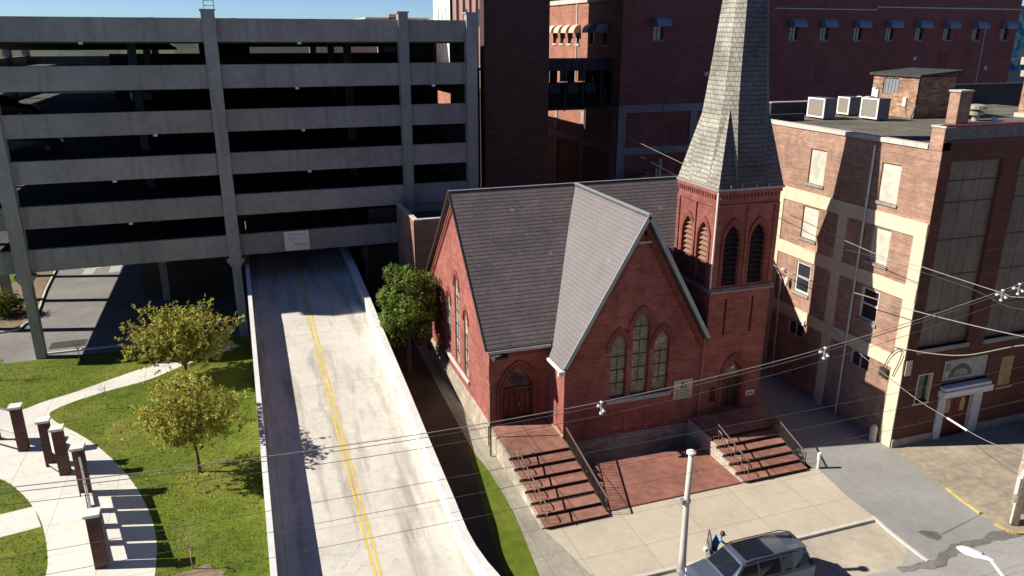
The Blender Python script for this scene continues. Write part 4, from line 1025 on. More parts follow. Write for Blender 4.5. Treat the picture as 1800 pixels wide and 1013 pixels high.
# south front
bays = [(33.55,37.08),(38.35,41.9),(43.2,46.7)]
m = MB()
holes = [rect(a,b,5.85,16.05) for a, b in bays]+[rect(33.93,34.98,2.55,4.32), rect(40.12,41.2,2.6,4.5), rect(35.75,39.1,-0.08,4.85)]
RS.wall(m, rect(32.8,52,-0.1,17.1), holes, .3)
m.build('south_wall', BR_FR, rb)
rp = random.Random(11)
for a, b in bays:
    m = MB(); RS.box(m, a,b,5.85,16.05,-.3,-.22); pa = m.build('infill_panel', PANEL, rb)
    m = MB()
    for v in (7.9,9.9,11.9,13.9): RS.box(m, a,b,v-.025,v+.025,-.22,-.2)
    RS.box(m, a,b,15.0,15.05,-.22,-.2)
    for q in (a+1.2,a+2.4): RS.box(m, q-.012,q+.012,5.85,16.05,-.22,-.212)
    m.build('panel_seam', ROOFD, pa)
    m = MB(); RS.box(m, a-.1,b+.1,5.6,5.85,-.2,.1); m.build('sill', BELT, pa)
m = MB(); RS.box(m, 32.85,52,17.1,17.8,-.35,.02); m.build('parapet', plain('parapet_metal',(0.13,0.12,0.12),.6,var=.3), rb)
m = MB(); RS.box(m, 32.8,52,17.8,17.86,-.4,.06); RS.box(m, 32.8,52,17.04,17.1,0,.08); m.build('coping', REDD, rb)
m = MB(); RS.box(m, 33.93,34.98,2.55,4.32,-.25,-.2); w_ = m.build('window', GLD, rb)
m = MB()
for u0,u1,v0,v1 in ((33.93,34.0,2.55,4.32),(34.91,34.98,2.55,4.32),(34.0,34.91,4.25,4.32),(33.85,35.05,2.42,2.55)): RS.box(m,u0,u1,v0,v1,-.2,.03)
m.build('frame', CREAM, w_)
m = MB(); RS.box(m, 40.12,41.2,2.6,4.5,-.12,-.06); RS.box(m, 40.05,41.28,2.48,2.6,-.1,.06); m.build('boarded_window', PLY, rb)
m = MB(); RS.box(m, 35.75,39.1,3.55,4.85,-.25,-.1); tp = m.build('transom_panel', plain('painted_transom',(0.4,0.4,0.4),.7,var=.3), rb)
m = MB()
ar = [(37.0+.85*math.cos(math.pi*i/10)+.15, 3.75+.75*math.sin(math.pi*i/10)) for i in range(11)]
RS.slab(m, ar, -.1, -.08); o1 = m.build('emblem', plain('mural_green',(0.10,0.12,0.09),.7), tp)
ar = [(37.0+.55*math.cos(math.pi*i/10)+.15, 3.82+.42*math.sin(math.pi*i/10)) for i in range(11)]
m = MB(); RS.slab(m, ar, -.08, -.07); RS.box(m, 36.75,37.5,3.9,3.96,-.07,-.06); m.build('emblem_centre', plain('mural_grey',(0.3,0.3,0.27),.7), tp)
m = MB(); RS.box(m, 36.0,36.35,4.15,4.6,-.1,-.085); m.build('red_patch', plain('mural_rust',(0.35,0.2,0.16),.7), tp)
m = MB(); RS.box(m, 35.65,39.3,2.75,3.1,-.1,.45); RS.box(m, 35.75,39.2,3.1,3.3,-.1,.35); m.build('door_hood', WHITEP, rb)
PBL = plain('pale_blue_paint',(0.55,0.6,0.66),.5)
for a_, b_, qs in ((35.75,36.25,(35.87,36.05)),(38.35,39.0,(38.5,38.7,38.85))):
    m = MB(); RS.box(m, a_,b_,-0.05,2.75,-.2,.12)
    for q in qs: RS.box(m, q,q+.05,.3,2.5,.12,.15)
    m.build('door_pilaster', PBL, rb)
m = MB(); RS.box(m, 36.25,38.35,-0.05,2.75,-.25,-.15); RS.box(m, 37.28,37.32,0,2.7,-.15,-.13); d_ = m.build('door', REDD, rb)
m = MB()
for c in (36.75,37.85):
    RS.slab(m, [(c-.16,1.45),(c+.16,1.45),(c+.2,1.9),(c+.08,2.3),(c-.08,2.3),(c-.2,1.9)], -.15, -.13)
m.build('door_pane', plain('amber_glass',(0.42,0.33,0.16),.3), d_)
m = MB(); RS.box(m, 32.82,35.7,-0.1,.5,0,.08); RS.box(m, 39.1,52,-0.1,.5,0,.08); m.build('stone_base', BELT, rb)
m = MB(); RS.box(m, 32.88,33.3,4.4,5.3,0,.05); m.build('tan_patch', CREAM, rb)
# body and roof
MB().box(33.15,52,29.4,48,-0.1,16.3).build('rear_wall', BR_FR, rb)
MB().box(33.14,60,29.42,43.2,16.42,16.62).box(36.0,60,43.2,47.0,16.44,16.64).build('roof', ROOFT, rb)
MB().box(36.0,44.0,46.8,47.1,16.4,17.5).box(33.1,36.0,43.2,43.5,16.4,17.1).build('parapet', ROOFD, rb)
MB().box(35.9,45.4,46.7,47.2,17.5,17.58).build('coping', COPE, rb)
MB().box(49,64,49.6,50.0,14,18.2).box(48.9,64,49.5,50.1,18.2,18.3).build('parapet', ROOFD, rb)
MB().box(44.0,60,41.9,49.6,16.2,16.66).build('roof', ROOFT, rb)
m = MB(); m.box(44.05,45.1,38.4,39.2,16.6,18.65); m.build('chimney', BR_OR, rb)
m = MB(); m.box(43.98,45.17,38.33,39.27,18.65,18.75); m.build('chimney_cap', COPE, rb)
m = MB(); m.lathe((47.1,39.6,16.62),[(.22,0),(.22,.35),(.45,.4),(.48,.62),(.2,.7),(.2,.74),(.62,.8),(.62,1.02),(.3,1.1)],14); m.build('roof_vent', plain('vent_metal',(0.45,0.42,0.33),.5,.3), rb)
m = MB(); m.lathe((47.2,38.2,16.62),[(.22,0),(.22,.3),(.25,.34),(.1,.4)],12); m.build('roof_vent', WHITEP, rb)
# roof shack
sh = MB(); fz = WEST(44.1); fz.wall(sh, rect(-46.0,-41.9,16.6,19.4), [rect(-45.05,-43.6,18.2,19.25)], .15)
sh.box(44.25,47.4,41.9,42.1,16.6,19.4); sh.box(47.2,47.4,42.1,46,16.6,19.4); sh = sh.build('penthouse', BR_SHED, rb)
MB().prism([(43.95,41.7,19.56),(43.95,46.3,19.56),(47.8,46.3,19.85),(47.8,41.7,19.85)][::-1], (0,0,-.16)).build('roof', ROOFD, sh)
m = MB(); fz.box(m, -45.05,-43.6,18.2,19.25,-.15,-.1)
for k in range(5): fz.box(m, -45.0+k*.3,-44.9+k*.3,18.2,19.25,-.1,-.06)
m.build('window', METG, sh)
m = MB()
for y, z in ((45.75,17.9),(45.45,17.8),(42.8,17.4)): fz.box(MB(), 0,0,0,0,0,0) if False else fz.box(m, -y-.14,-y+.14,z,z+.6,0,.12).build('meter_box', WHITEP, sh); m = MB()
m = MB(); m.tube([(44.0,42.7,17.4),(43.95,42.5,16.8)],.03,5); m.bar((43.9,42.0,16.6),(43.9,41.7,17.5),.1,.1); m.build('conduit', METG, sh)
CASE = plain('unit_casing', (0.13,0.15,0.20), 0.5, 0.2)
def ac(x, y, label, rzz=0.0, w=1.0, l=1.7, h=1.3):
    a = empty('air_conditioner', (x, y, 16.64), label, 'air conditioner', 'air conditioners on the flat roof')
    m = MB(); m.box(x+.06, x+w, y, y+l, 16.75, 16.75+h); m.build('casing', CASE, a)
    m = MB()
    for u0,u1,v0,v1 in ((-y-l,-y,16.75,16.85),(-y-l,-y,16.75+h-.1,16.75+h),(-y-l,-y-l+.13,16.85,16.65+h),(-y-.13,-y,16.85,16.65+h)): WEST(x+.06).box(m,u0,u1,v0,v1,0,.05)
    m.build('front_frame', WHITEP, a)
    m = MB(); WEST(x+.06).box(m, -y-l+.13,-y-.13,16.85,16.65+h,.0,.02)
    for k in range(9): WEST(x+.06).box(m, -y-l+.13,-y-.13,16.9+k*(h-.25)/9,16.93+k*(h-.25)/9,.02,.035)
    m.build('grille', GRILL, a)
    for yy in (y+.15, y+l-.3): MB().box(x+.1,x+w-.05,yy,yy+.15,16.62,16.75).build('foot', METD, a)
    return a
ac(37.45, 43.1, 'beige framed air conditioner nearest the spire on the flat roof')
ac(40.9, 44.6, 'air conditioner half hidden in the middle behind its two neighbours', l=1.2, h=1.2)
ac(40.35, 41.35, 'air conditioner standing just left of the brick roof shack', l=1.6, h=1.35)
m = MB()
for x, y in ((43.0,46.0),(43.4,45.6)): m.lathe((x,y,16.66),[(.14,0),(.14,.9),(.26,.95),(.26,1.2),(.1,1.25)],10)
tag(m.build('roof_vent_pair', WHITEP), 'pair of white vent cowls between air conditioners and roof shack', 'vent')
# stone capped chimney at the right edge
cp = empty('ornate_chimney', (51.6, 40, 16.6), 'salmon brick chimney with flared pale stone head at the right edge of the roof', 'chimney')
MB().box(52.6,54.4,40.0,40.9,16.6,19.4).build('shaft', BR_SHED, cp)
m = MB(); m.box(52.4,54.5,39.85,41.0,16.6,16.9); m.build('foot', COPE, cp)
m = MB(); m.box(52.25,54.5,39.85,41.0,19.4,19.8); m.box(52.55,54.4,40.0,40.9,19.8,20.2); m.box(52.1,54.5,39.8,41.05,20.2,20.7); m.box(52.5,52.95,40.0,40.9,20.7,21.5); m.box(52.2,54.5,39.8,41.0,21.5,22.1); m.box(52.9,53.4,40.1,40.8,22.1,22.6)
m.build('stone_head', plain('weathered_limestone', (0.5,0.42,0.3), .9, var=.3), cp)

# ------------------------------------------------------------------ far background
wt = empty('white_tower_block', (30, 120, 0), 'sunlit white office tower far behind the garage roof', 'building')
fq = WEST(33.0); m = MB()
fq.wall(m, rect(-135,-124,-0.1,48), [rect(-u-.25,-u+.25,z,z+2.4) for u in (126.5,129,131.5) for z in (16,20,24,28,32)], .3); m.build('west_wall', WHITEP, wt)
MB().box(33.3,50,124.2,135,-0.1,48).build('core', BLACK, wt)
pk = empty('pink_building', (34, 108, 0), 'dusty pink stuccoed building with roof plant behind the garage', 'building')
PK = plain('pink_stucco', (0.42,0.25,0.22),.8)
m = MB()
PR = Fr((30.2,112,0),(math.cos(.95),-math.sin(.95),0))
PR.slab(m, rect(0,14,-0.1,40), -10, 0); m.build('wall', PK, pk)
for k in range(6):
    m = MB(); PR.box(m, .6+k*1.15,.85+k*1.15,14,40,0,.25); m.build('pilaster', plain('pink_light',(0.5,0.33,0.28),.8) if k == 0 else MATS['pink_light'], pk)
for k in (1,3):
    m = MB(); PR.box(m, 1.0+k*1.15,1.5+k*1.15,23.3,25.6,0,.05); m.build('window', GLD, pk)
ol = empty('orange_wing', (30, 113, 0), 'low orange brick wing framed by the garage side opening', 'building')
MB().box(30,31.5,113,123,-.1,16.3).build('wall', BR_TAN, ol)
tan = empty('tan_block', (20, 125, 0), 'low tan rendered block showing over the garage parapet', 'building')
MB().box(20.5,30.4,128,140,-0.1,24.6).box(24,27,127.8,128,24.4,25.3).build('wall', plain('tan_render',(0.55,0.45,0.33),.8), tan)
MB().box(20.3,30.6,127.8,140.2,24.6,24.8).build('coping', COPE, tan)
mu = empty('mural_building', (96, 80, 0), 'building with a blue and green painted mural past the warehouse corner', 'building')
m = MB(); m.box(97,120,90,110,-0.1,26.5); m.build('wall', BELT, mu)
mm, t, b = nodes('mural_paint', .7)
nn = noise(t, .55, 3); c = ramp(t, nn, [(.35,(.02,.10,.2)),(.45,(.03,.3,.4)),(.55,(.5,.6,.6)),(.62,(.05,.3,.15)),(.7,(.1,.4,.5))]); t.links.new(c, b.inputs['Base Color'])
MB().box(97.5,119,89.9,90,17,25.5).build('mural', mm, mu)
MB().box(92.4,96.5,84,100,-0.1,30).build('side_wall', BELT, mu)
# distant blocks and trees seen through the open decks
rr = random.Random(21)
for i in range(14):
    x = -95+i*12+rr.uniform(-3,3); y = rr.uniform(170,260); h = rr.uniform(6,13)
    bb = empty('distant_house', (x, y, 0), 'distant low building glimpsed through the garage decks', 'building', 'distant buildings beyond the garage')
    MB().box(x-5,x+5,y,y+9,-.2,h).build('wall', (BR_TAN, CREAM, BR_BIG, WHITEP)[i % 4], bb)
    MB().box(x-5.2,x+5.2,y-.2,y+9.2,h,h+.4).build('roof', ROOFD, bb)
tag(MB().box(0,22,108,108.4,-.1,21.3).build('far_parapet_wall', CREAM), 'sunlit cream wall seen through the top open deck of the garage', 'wall')

m = MB(); rr = random.Random(8); pts = [(-900+i*45, 700+rr.uniform(-20,20), 15+rr.uniform(-4,7)) for i in range(42)]
for (x0,y0,z0),(x1,y1,z1) in zip(pts[:-1], pts[1:]):
    m.face([(x0,y0,-1),(x1,y1,-1),(x1,y1+80,z1),(x0,y0+80,z0)]); m.face([(x0,y0+80,z0),(x1,y1+80,z1),(x1,y1+400,-1),(x0,y0+400,-1)])
tag(m.build('hills', plain('far_wooded_hill',(0.05,0.065,0.035),.9,scale=.05,var=.4), smooth=True), kind='structure')
for (x0, x1, h) in ((-75,-28,24),(-26,14,28),(16,70,26)):  # unseen blocks added to cut sky light on the south-facing walls
    o = empty('sky_blocker', ((x0+x1)/2,-20,0), 'unseen brick block added behind the viewpoint to cut sky light', 'building', 'added blocks behind the viewpoint that cut sky light')
    MB().box(x0,x1,-40,-16,-.2,h).build('wall', BR_DK, o); MB().box(x0-.2,x1+.2,-40.2,-15.8,h,h+.4).build('roof', ROOFD, o)

# ------------------------------------------------------------------ memorial displays
def pillar(parent, x, y, h=2.55, w=.48):
    m = MB(); m.box(x-w/2,x+w/2,y-w/2,y+w/2,0,h); p = m.build('pillar', BR_MEM, parent)
    m = MB(); m.box(x-w/2-.07,x+w/2+.07,y-w/2-.07,y+w/2+.07,h,h+.13); m.build('cap', WHITEP, p)
def display(a, b, n, label, h=2.6):
    a = Vector((*a, 0)); b = Vector((*b, 0)); d = (b-a); L = d.length; d.normalize()
    e = empty('memorial_display', tuple((a+b)/2), label, 'memorial', 'memorial displays round the curved path')
    pillar(e, a.x, a.y, h); pillar(e, b.x, b.y, h)
    fr = Fr((a.x, a.y, 0), d); s0 = .3; s1 = L-.3; w_ = (s1-s0)/n
    for k in range(n):
        u0 = s0+k*w_+.10; u1 = s0+(k+1)*w_-.10
        m = MB(); fr.box(m, u0,u1,.95,2.28,-.035,.035); pn = m.build('panel', WHITEP, e)
        m = MB(); fr.box(m, u0,u1,.90,.95,-.05,.05); m.build('bottom_rail', METG, pn); m = MB(); fr.box(m, u0,u1,2.28,2.32,-.05,.05); m.build('top_rail', METG, pn)
        if k: m = MB(); fr.box(m, u0-.3,u0+.10,.21,.90,-.09,.09); m.build('pier', BR_MEM, e)
    m = MB(); fr.box(m, s0-.1,s1+.1,0,.16,-.2,.2); m.build('plinth', BR_MEM, e)
    m = MB(); fr.box(m, s0-.1,s1+.1,.16,.21,-.23,.23); m.build('plinth_cap', PATH, e)
    return e
display((-14.95,46.3),(-13.2,44.75),1,'memorial display at the left edge of the photo, white panel and brick pillar')
display((-11.4,42.45),(-10.55,41.25),1,'narrow memorial display with two close brick pillars, second from the left')
display((-9.2,38.75),(-7.62,32.35),4,'longest memorial display with four white panels in a row between brick pillars')

# ------------------------------------------------------------------ trees
def rv(r): return Vector((r.uniform(-1,1), r.uniform(-1,1), r.uniform(-1,1)))
def tree(name, base, crown_c, crown_r, leafmat_, nleaf, lsize, seed, label, cat='tree', trunk_r=.09, limbs=9, group=None, bark=None, clump=1.0, fill=0, forks=3):
    r = random.Random(seed); b = Vector(base); cc = Vector(crown_c); cr = Vector(crown_r)
    e = empty(name, base, label, cat, group)
    m = MB(); tips = []
    fork = b+(cc-b)*0.42; fork.z = b.z+(cc.z-cr.z*.75-b.z)
    if fork.z < b.z+.3: fork.z = b.z+.3
    m.tube([b-Vector((0,0,.1)), b+(fork-b)*.5+rv(r)*.04, fork], [trunk_r*1.2, trunk_r*.95, trunk_r*.8], 8)
    for i in range(limbs):
        az = 2*math.pi*(i+r.uniform(-.3,.3))/limbs; el = r.uniform(-.6,1.25); rr_ = r.uniform(.6,.98)
        tgt = cc+Vector((math.cos(az)*cr.x*math.cos(el)*.85, math.sin(az)*cr.y*math.cos(el)*.85, math.sin(el)*cr.z*.85))*rr_
        mid = fork+(tgt-fork)*.5+Vector((0,0,.12*cr.z))+rv(r)*.15
        m.tube([fork, mid, tgt], [trunk_r*.5, trunk_r*.3, trunk_r*.1], 6, cap=False)
        for k in range(forks):
            s = fork.lerp(tgt, r.uniform(.35,.9)) if r.random() < .5 else mid.lerp(tgt, r.uniform(0,.9))
            q = s+Vector((rv(r).x*cr.x*.42, rv(r).y*cr.y*.42, r.uniform(-.25,.5)*cr.z*.8))
            m.tube([s, (s+q)/2+rv(r)*.06, q], [trunk_r*.2, trunk_r*.13, trunk_r*.05], 5, cap=False)
            tips += [q, (s+q)/2]
            for j in range(2):
                q2 = q+Vector((rv(r).x*cr.x*.3, rv(r).y*cr.y*.3, r.uniform(-.2,.4)*cr.z*.6)); m.tube([q, q2], [trunk_r*.07, trunk_r*.03], 4, cap=False); tips.append(q2)
        tips.append(tgt)
    for _ in range(fill):                         # short inner twigs that carry the middle of the crown
        d = rv(r)
        while d.length > 1: d = rv(r)
        q = cc+Vector((d.x*cr.x*.85, d.y*cr.y*.85, d.z*cr.z*.85)); s = fork.lerp(q, .6)+rv(r)*.1
        m.tube([s, q], [trunk_r*.1, trunk_r*.03], 4, cap=False); tips.append(q)
    m.build('trunk', bark or BARK, e, smooth=True)
    if nleaf:
        f = MB(); ws = [r.uniform(.15,1.9)**1.3 for _ in tips]
        tot = sum(ws)
        for tp, wgt in zip(tips, ws):
            n_ = int(nleaf*wgt/tot); out_ = (tp-(cc-Vector((0,0,cr.z*.9)))).normalized()
            nsp = max(1, n_//14)
            for _s in range(nsp):                 # each spray is a short leafy shoot
                d = (out_*.9+rv(r)*.9+Vector((0,0,.25))).normalized(); ln = r.uniform(.25,.75)*clump
                q0 = tp+rv(r)*.32*clump
                for _ in range(n_//nsp):
                    p = q0+d*ln*r.random()+rv(r)*.085
                    n = (rv(r)+Vector((-.3,0,.6))).normalized(); a = n.cross(rv(r)).normalized(); c = n.cross(a); s = lsize*r.uniform(.45,1.45)
                    f.face([p-a*s*.5, p-c*s*.26, p+a*s*.5, p+c*s*.3])
        f.build('crown', leafmat_, e)
    return e
tree('autumn_tree', (-3.84,39.04,0), (-4.0,38.8,3.45), (2.7,2.4,2.15), LEAF_Y, 13500, .15, 19, 'nearer yellow leaved young tree on the lawn with its whole trunk in view', limbs=18, clump=1.1, fill=60)
tree('autumn_tree', (-5.05,51.9,0), (-5.2,51.9,2.8), (3.15,2.7,2.4), LEAF_YG, 20000, .18, 23, 'farther yellow green tree overhanging the curved path by the garage', limbs=20, clump=1.1, trunk_r=.11, fill=80)
def blob_tree(name, base, c, rad, n, ls, seed, mat, label, cat, squash=1.0):
    r = random.Random(seed); e = empty(name, base, label, cat); c = Vector(c); b = Vector(base)
    m = MB(); m.tube([b, b.lerp(c,.5), c], [.16,.13,.05], 8)
    cl = []
    for i in range(70):
        d = rv(r); 
        while d.length > 1 or d.length < .3: d = rv(r)
        p = c+Vector((d.x*rad[0], d.y*rad[1], d.z*rad[2])); cl.append((p, r.uniform(.35,.75)))
        if i % 3 == 0: m.tube([c-Vector((0,0,rad[2]*.5)), p], [.05,.015], 5, cap=False)
    m.build('trunk', BARK, e)
    f = MB()
    for p, s0 in cl:
        for _ in range(n//70):
            d = rv(r); d.normalize(); q = p+d*s0*r.uniform(.6,1.05)
            nn = (d*1.2+rv(r)*.8).normalized(); a = nn.cross(rv(r)).normalized(); cc_ = nn.cross(a); s = ls*r.uniform(.6,1.3)
            f.face([q-a*s*.5, q+cc_*s*.32, q+a*s*.5, q-cc_*s*.32])
    f.build('crown', mat, e); return e
blob_tree('evergreen_tree', (9.35,48,0), (9.4,48,4.95), (1.85,1.85,2.75), 26000, .18, 5, LEAF_G, 'dense dark green rounded evergreen squeezed between ramp wall and church', 'tree')
blob_tree('shrub', (-20.0,69.5,0.1), (-20.0,69.8,1.1), (1.7,1.3,.8), 4200, .16, 8, LEAF_S, 'loose green shrub under the left garage bay', 'shrub')
def sapling(x, y, h, seed, label, leaf=0, z=0.0):
    return tree('sapling', (x,y,z), (x,y,h*.72), (h*.33,h*.33,h*.36), LEAF_YG, leaf, .07, seed, label, 'sapling', trunk_r=.028, limbs=7, bark=TWIG, forks=2)
sapling(-9.49,48.74,1.9,31,'bare twiggy sapling beside the white curved path')
sapling(-3.85,30.81,2.2,32,'bare reddish sapling on the mulch patch beside the ramp',160)
sapling(-12.4,57.4,1.9,33,'thin bare sapling at the lawn edge under the garage')
sapling(-16.9,55.6,2.3,34,'thin sapling with a few leaves at the left edge of the photo',260)
mc = []; rr = random.Random(4)
for i in range(16):
    a = 2*math.pi*i/16; mc.append((-3.9+math.cos(a)*1.5*rr.uniform(.75,1.25), 29.9+math.sin(a)*1.0*rr.uniform(.7,1.3)))
sheet('mulch_bed', smooth2(mc+[mc[0]], 3)[:-1], 0.007, MULCH)
# grass blades: one tufted carpet over the lawn near the camera
rr = random.Random(9); gm = MB()
def inpoly(x, y, P):
    c = False; n = len(P)
    for i in range(n):
        (x1, y1), (x2, y2) = P[i], P[i-1]
        if (y1 > y) != (y2 > y) and x < (x2-x1)*(y-y1)/(y2-y1)+x1: c = not c
    return c
pth = outer+inner+rightp
for _ in range(30000):
    x = rr.uniform(-17.5,-.7); y = 27+31.4*rr.random()**1.4
    if inpoly(x, y, pth): continue
    if ((x+3.9)/1.5)**2+(y-29.9)**2 < .8: continue
    if inpoly(x, y, [(-18.5,36.7),(-12.83,38.25),(-11.3,38.45),(-10.6,36.3),(-12.36,35.95),(-18.5,34.5)]): continue
    for k in range(2):
        a = rr.uniform(0,6.28); h = rr.uniform(.02,.055); w2 = rr.uniform(.012,.03); p = Vector((x+rr.uniform(-.06,.06), y+rr.uniform(-.06,.06), 0))
        d = Vector((math.cos(a)*w2, math.sin(a)*w2, 0)); l = Vector((rr.uniform(-.05,.05), rr.uniform(-.05,.05), h))
        gm.face([p-d, p+d, p+l])
tag(gm.build('grass_tufts', LAWN), 'short mown green grass tufts on the lawn', 'grass', kind='stuff')

# ------------------------------------------------------------------ poles, posts and cables
pl = empty('concrete_pole', (16.05,23.6,0), 'pale grey round pole on the kerb by the parked car', 'pole')
m = MB(); m.tube([(16.05,23.6,0),(16.03,23.6,1),(16.0,23.6,3.6),(16.02,23.6,5.85)], [.18,.15,.125,.105], 14); m.build('shaft', CONC_POLE, pl, smooth=True)
m = MB(); m.lathe((16.02,23.6,5.85),[(.13,0),(.2,.03),(.2,.1),(.1,.16)],14); m.build('cap', WHITEP, pl)
m = MB(); m.lathe((16.05,23.6,0),[(.24,0),(.24,.2),(.21,.26),(.2,.3)],12); m.build('base', METG, pl)
m = MB(); m.lathe((16.0,23.6,3.58),[(.17,0),(.17,.12)],14); m.box(15.72,15.86,23.5,23.7,3.55,3.75); m.build('bracket', METG, pl)
m = MB(); m.bar((16.02,23.6,5.55),(16.3,23.45,5.0),.03,.03); m.bar((16.02,23.6,5.3),(16.38,23.4,4.75),.02,.02); m.build('stay', METG, pl)
m = MB(); m.tube([(27.44,28.63,0),(27.44,28.63,.92)], .1, 12); pb = tag(m.build('pipe_bollard', WHITEP), 'short rusty white pipe post beside the right stair foot', 'bollard')
up_ = empty('utility_pole', (32.85,21.58,0), 'thick weathered utility pole with white cable guards at the right edge', 'utility pole')
m = MB(); m.tube([(32.85,21.58,-.1),(32.85,21.58,6),(32.85,21.58,12.5)], [.27,.2,.14], 12); m.build('shaft', WOOD, up_, smooth=True)
m = MB(); m.tube([(32.62,21.5,.1),(32.62,21.5,1.2)],.05,8); m.tube([(32.6,21.55,1.7),(32.6,21.55,2.6)],.09,8); m.build('cable_guard', WHITEP, up_)
m = MB(); m.bar((32.35,21.3,3.05),(33.4,21.3,2.45),.12,.16); m.bar((32.4,21.3,3.05),(32.4,21.3,2.7),.1,.1); m.build('cross_arm', WHITEP, up_)
m = MB(); m.box(33.05,33.6,21.3,21.7,.6,1.1); m.bar((32.9,21.6,1.9),(33.6,21.6,.6),.05,.05); m.build('guy_box', WHITEP, up_)
MB().box(31.9,33.6,21.5,21.62,11.3,11.42).build('cross_arm', WOOD, up_)
sl = empty('street_lamp', (21.5,10.2,0), 'white cobra head street lamp reaching in from the bottom right corner', 'street lamp')
P0 = at(1697,968,8.2); P1 = at(1742,985,8.15); P2 = at(1775,1030,8.0); P3 = at(1815,1090,7.6)
m = MB(); m.tube([Vector((P3.x,P3.y,-.14)), Vector((P3.x,P3.y,5.5)), P3], [.13,.1,.08], 10); m.build('pole', METG, sl)
m = MB(); m.tube(smooth2([tuple(P3), tuple(P2), tuple(P1)], 6), .045, 8); m.build('arm', WHITEP, sl)
d = (P0-P1).normalized(); sd_ = d.cross(Vector((0,0,1))).normalized(); m = MB(); rg = []
for t, w2, h2 in ((-.05,.05,.05),(.12,.09,.07),(.35,.17,.1),(.6,.19,.11),(.78,.14,.08),(.9,.04,.03)):
    c = P1+d*t*0.95; rg.append([c+sd_*w2*math.cos(a)+Vector((0,0,1))*h2*max(-.35,math.sin(a)) for a in [2*math.pi*i/12 for i in range(12)]])
for a, b in zip(rg[:-1], rg[1:]):
    for i in range(12): j = (i+1) % 12; m.face([a[i], a[j], b[j], b[i]])
m.face(rg[0][::-1]); m.face(rg[-1]); m.build('lamp_head', plain('lamp_white',(0.82,0.84,0.86),.3,var=.03), sl, smooth=True)
c = P1+d*.45; m = MB(); m.lathe((c.x+.13,c.y-.16,c.z-.02),[(.04,0),(.05,.1),(.03,.14)],10); m.build('photocell', METG, sl)

def cable(pts, r, mat, label, name='power_cable', group='overhead cables', n=10):
    m = MB(); m.tube(smooth2(pts, n) if len(pts) > 2 else pts, r, 5)
    return tag(m.build(name, mat), label, 'cable', group)
def zs(x): return 9.72+0.0042*(x-6)**2 if x > 6 else 9.72+.0026*(x-6)**2
xs = [-30,-20,-12,-4,4,10.86,16,20.24,25,29.8,32.85]
Y0 = 21.6
cable([(x,Y0,zs(x)+.16) for x in xs], .015, WIRE, 'topmost pale messenger cable of the bundle crossing the whole street front', n=4)
for k, (dy, dz) in enumerate(((0,0.0),(.22,-.12),(-.18,-.26))):
    cable([(x,Y0+dy,zs(x)+dz) for x in xs], .0095, WIRED, ('upper','middle','lowest')[k]+' dark wire hanging under the pale messenger cable on cross spacers', n=4)
for i, x in enumerate((10.86,20.24,29.0,29.9)):
    s = empty('cable_spacer', (x,Y0,zs(x)), ('white cross shaped spacer on the wires in front of the church gable','white cross shaped spacer on the wires before the drainpipe of the corner building','left one of two close white spacers on the wires at the right','right one of two close white spacers on the wires at the right')[i], 'spacer', 'cross shaped cable spacers')
    m = MB(); z = zs(x); m.bar((x,Y0,z-.3),(x,Y0,z+.2),.05,.05); m.bar((x,Y0-.2,z-.05),(x,Y0+.24,z-.05),.045,.045); m.build('arm', METG, s)
    for dy, dz in ((0,.16),(.22,-.1),(-.18,-.1),(0,-.27)): MB().lathe((x,Y0+dy,z+dz-.05),[(.03,0),(.065,.02),(.065,.07),(.03,.09)],8).build('insulator', INSUL, s)
for z, nm in ((8.1,'upper'),(7.33,'middle'),(6.4,'lowest')):
    cable([(-34,Y0,z+.35),(-15,Y0,z+.1),(0,Y0,z),(12,Y0,z-.02),(24,Y0,z+.1),(32.85,Y0,z+.3)], .0085, WIRED, nm+' of three thin dark lines strung low over the ramp', n=4)
def onx(px, py, X):
    d = (px-900)*RT-(py-506.5)*UP+FPX*fwd; t = (X-CAM.x)/d.x; return tuple(CAM+t*d)
cable([(33.2,18.5,12.3), onx(1800,523,31.8), onx(1755,513,31.5), onx(1623,470,31.2), onx(1492,426,31.0), (31.0,60,14)], .018, WIRE, 'grey cable running back along the alley above the others', n=6)
cable([(33.2,18.5,11.9), onx(1800,545,31.8), onx(1700,505,31.4), onx(1530,450,31.1), onx(1358,396,31.0), (31,60,13)], .009, WIRED, 'thin cable just under the grey alley cable', n=6)
cable([(33.6,16,10.2), onx(1800,592,32.0), onx(1613,548,31.6), onx(1527,522,31.5), onx(1357,465,31.5), (31.5,55,10)], .023, WIRE, 'thick twisted cable sloping down across the cream pilaster', n=6)
cable([(32.72,30.0,5.8), onx(1640,622,32.3), onx(1703,624,32.6), onx(1800,607,33), (32.85,21.58,8.9)], .022, WIRE, 'sagging cable from the corner bracket to the utility pole', n=8)
cable([(32.7,36.6,5.6), onx(1582,680,32.0), onx(1665,735,32.2), onx(1734,775,32.4), (32.85,21.58,3.6)], .014, WIRE, 'straight pale service line slanting past the red double door', n=4)
m = MB(); a = Vector(onx(1665,735,32.2)); b2 = Vector(onx(1700,757,32.3)); m.tube([a, b2], .05, 8)
tag(m.build('cable_splice', INSUL), 'pale splice sleeve on the slanting service line', 'cable fitting')

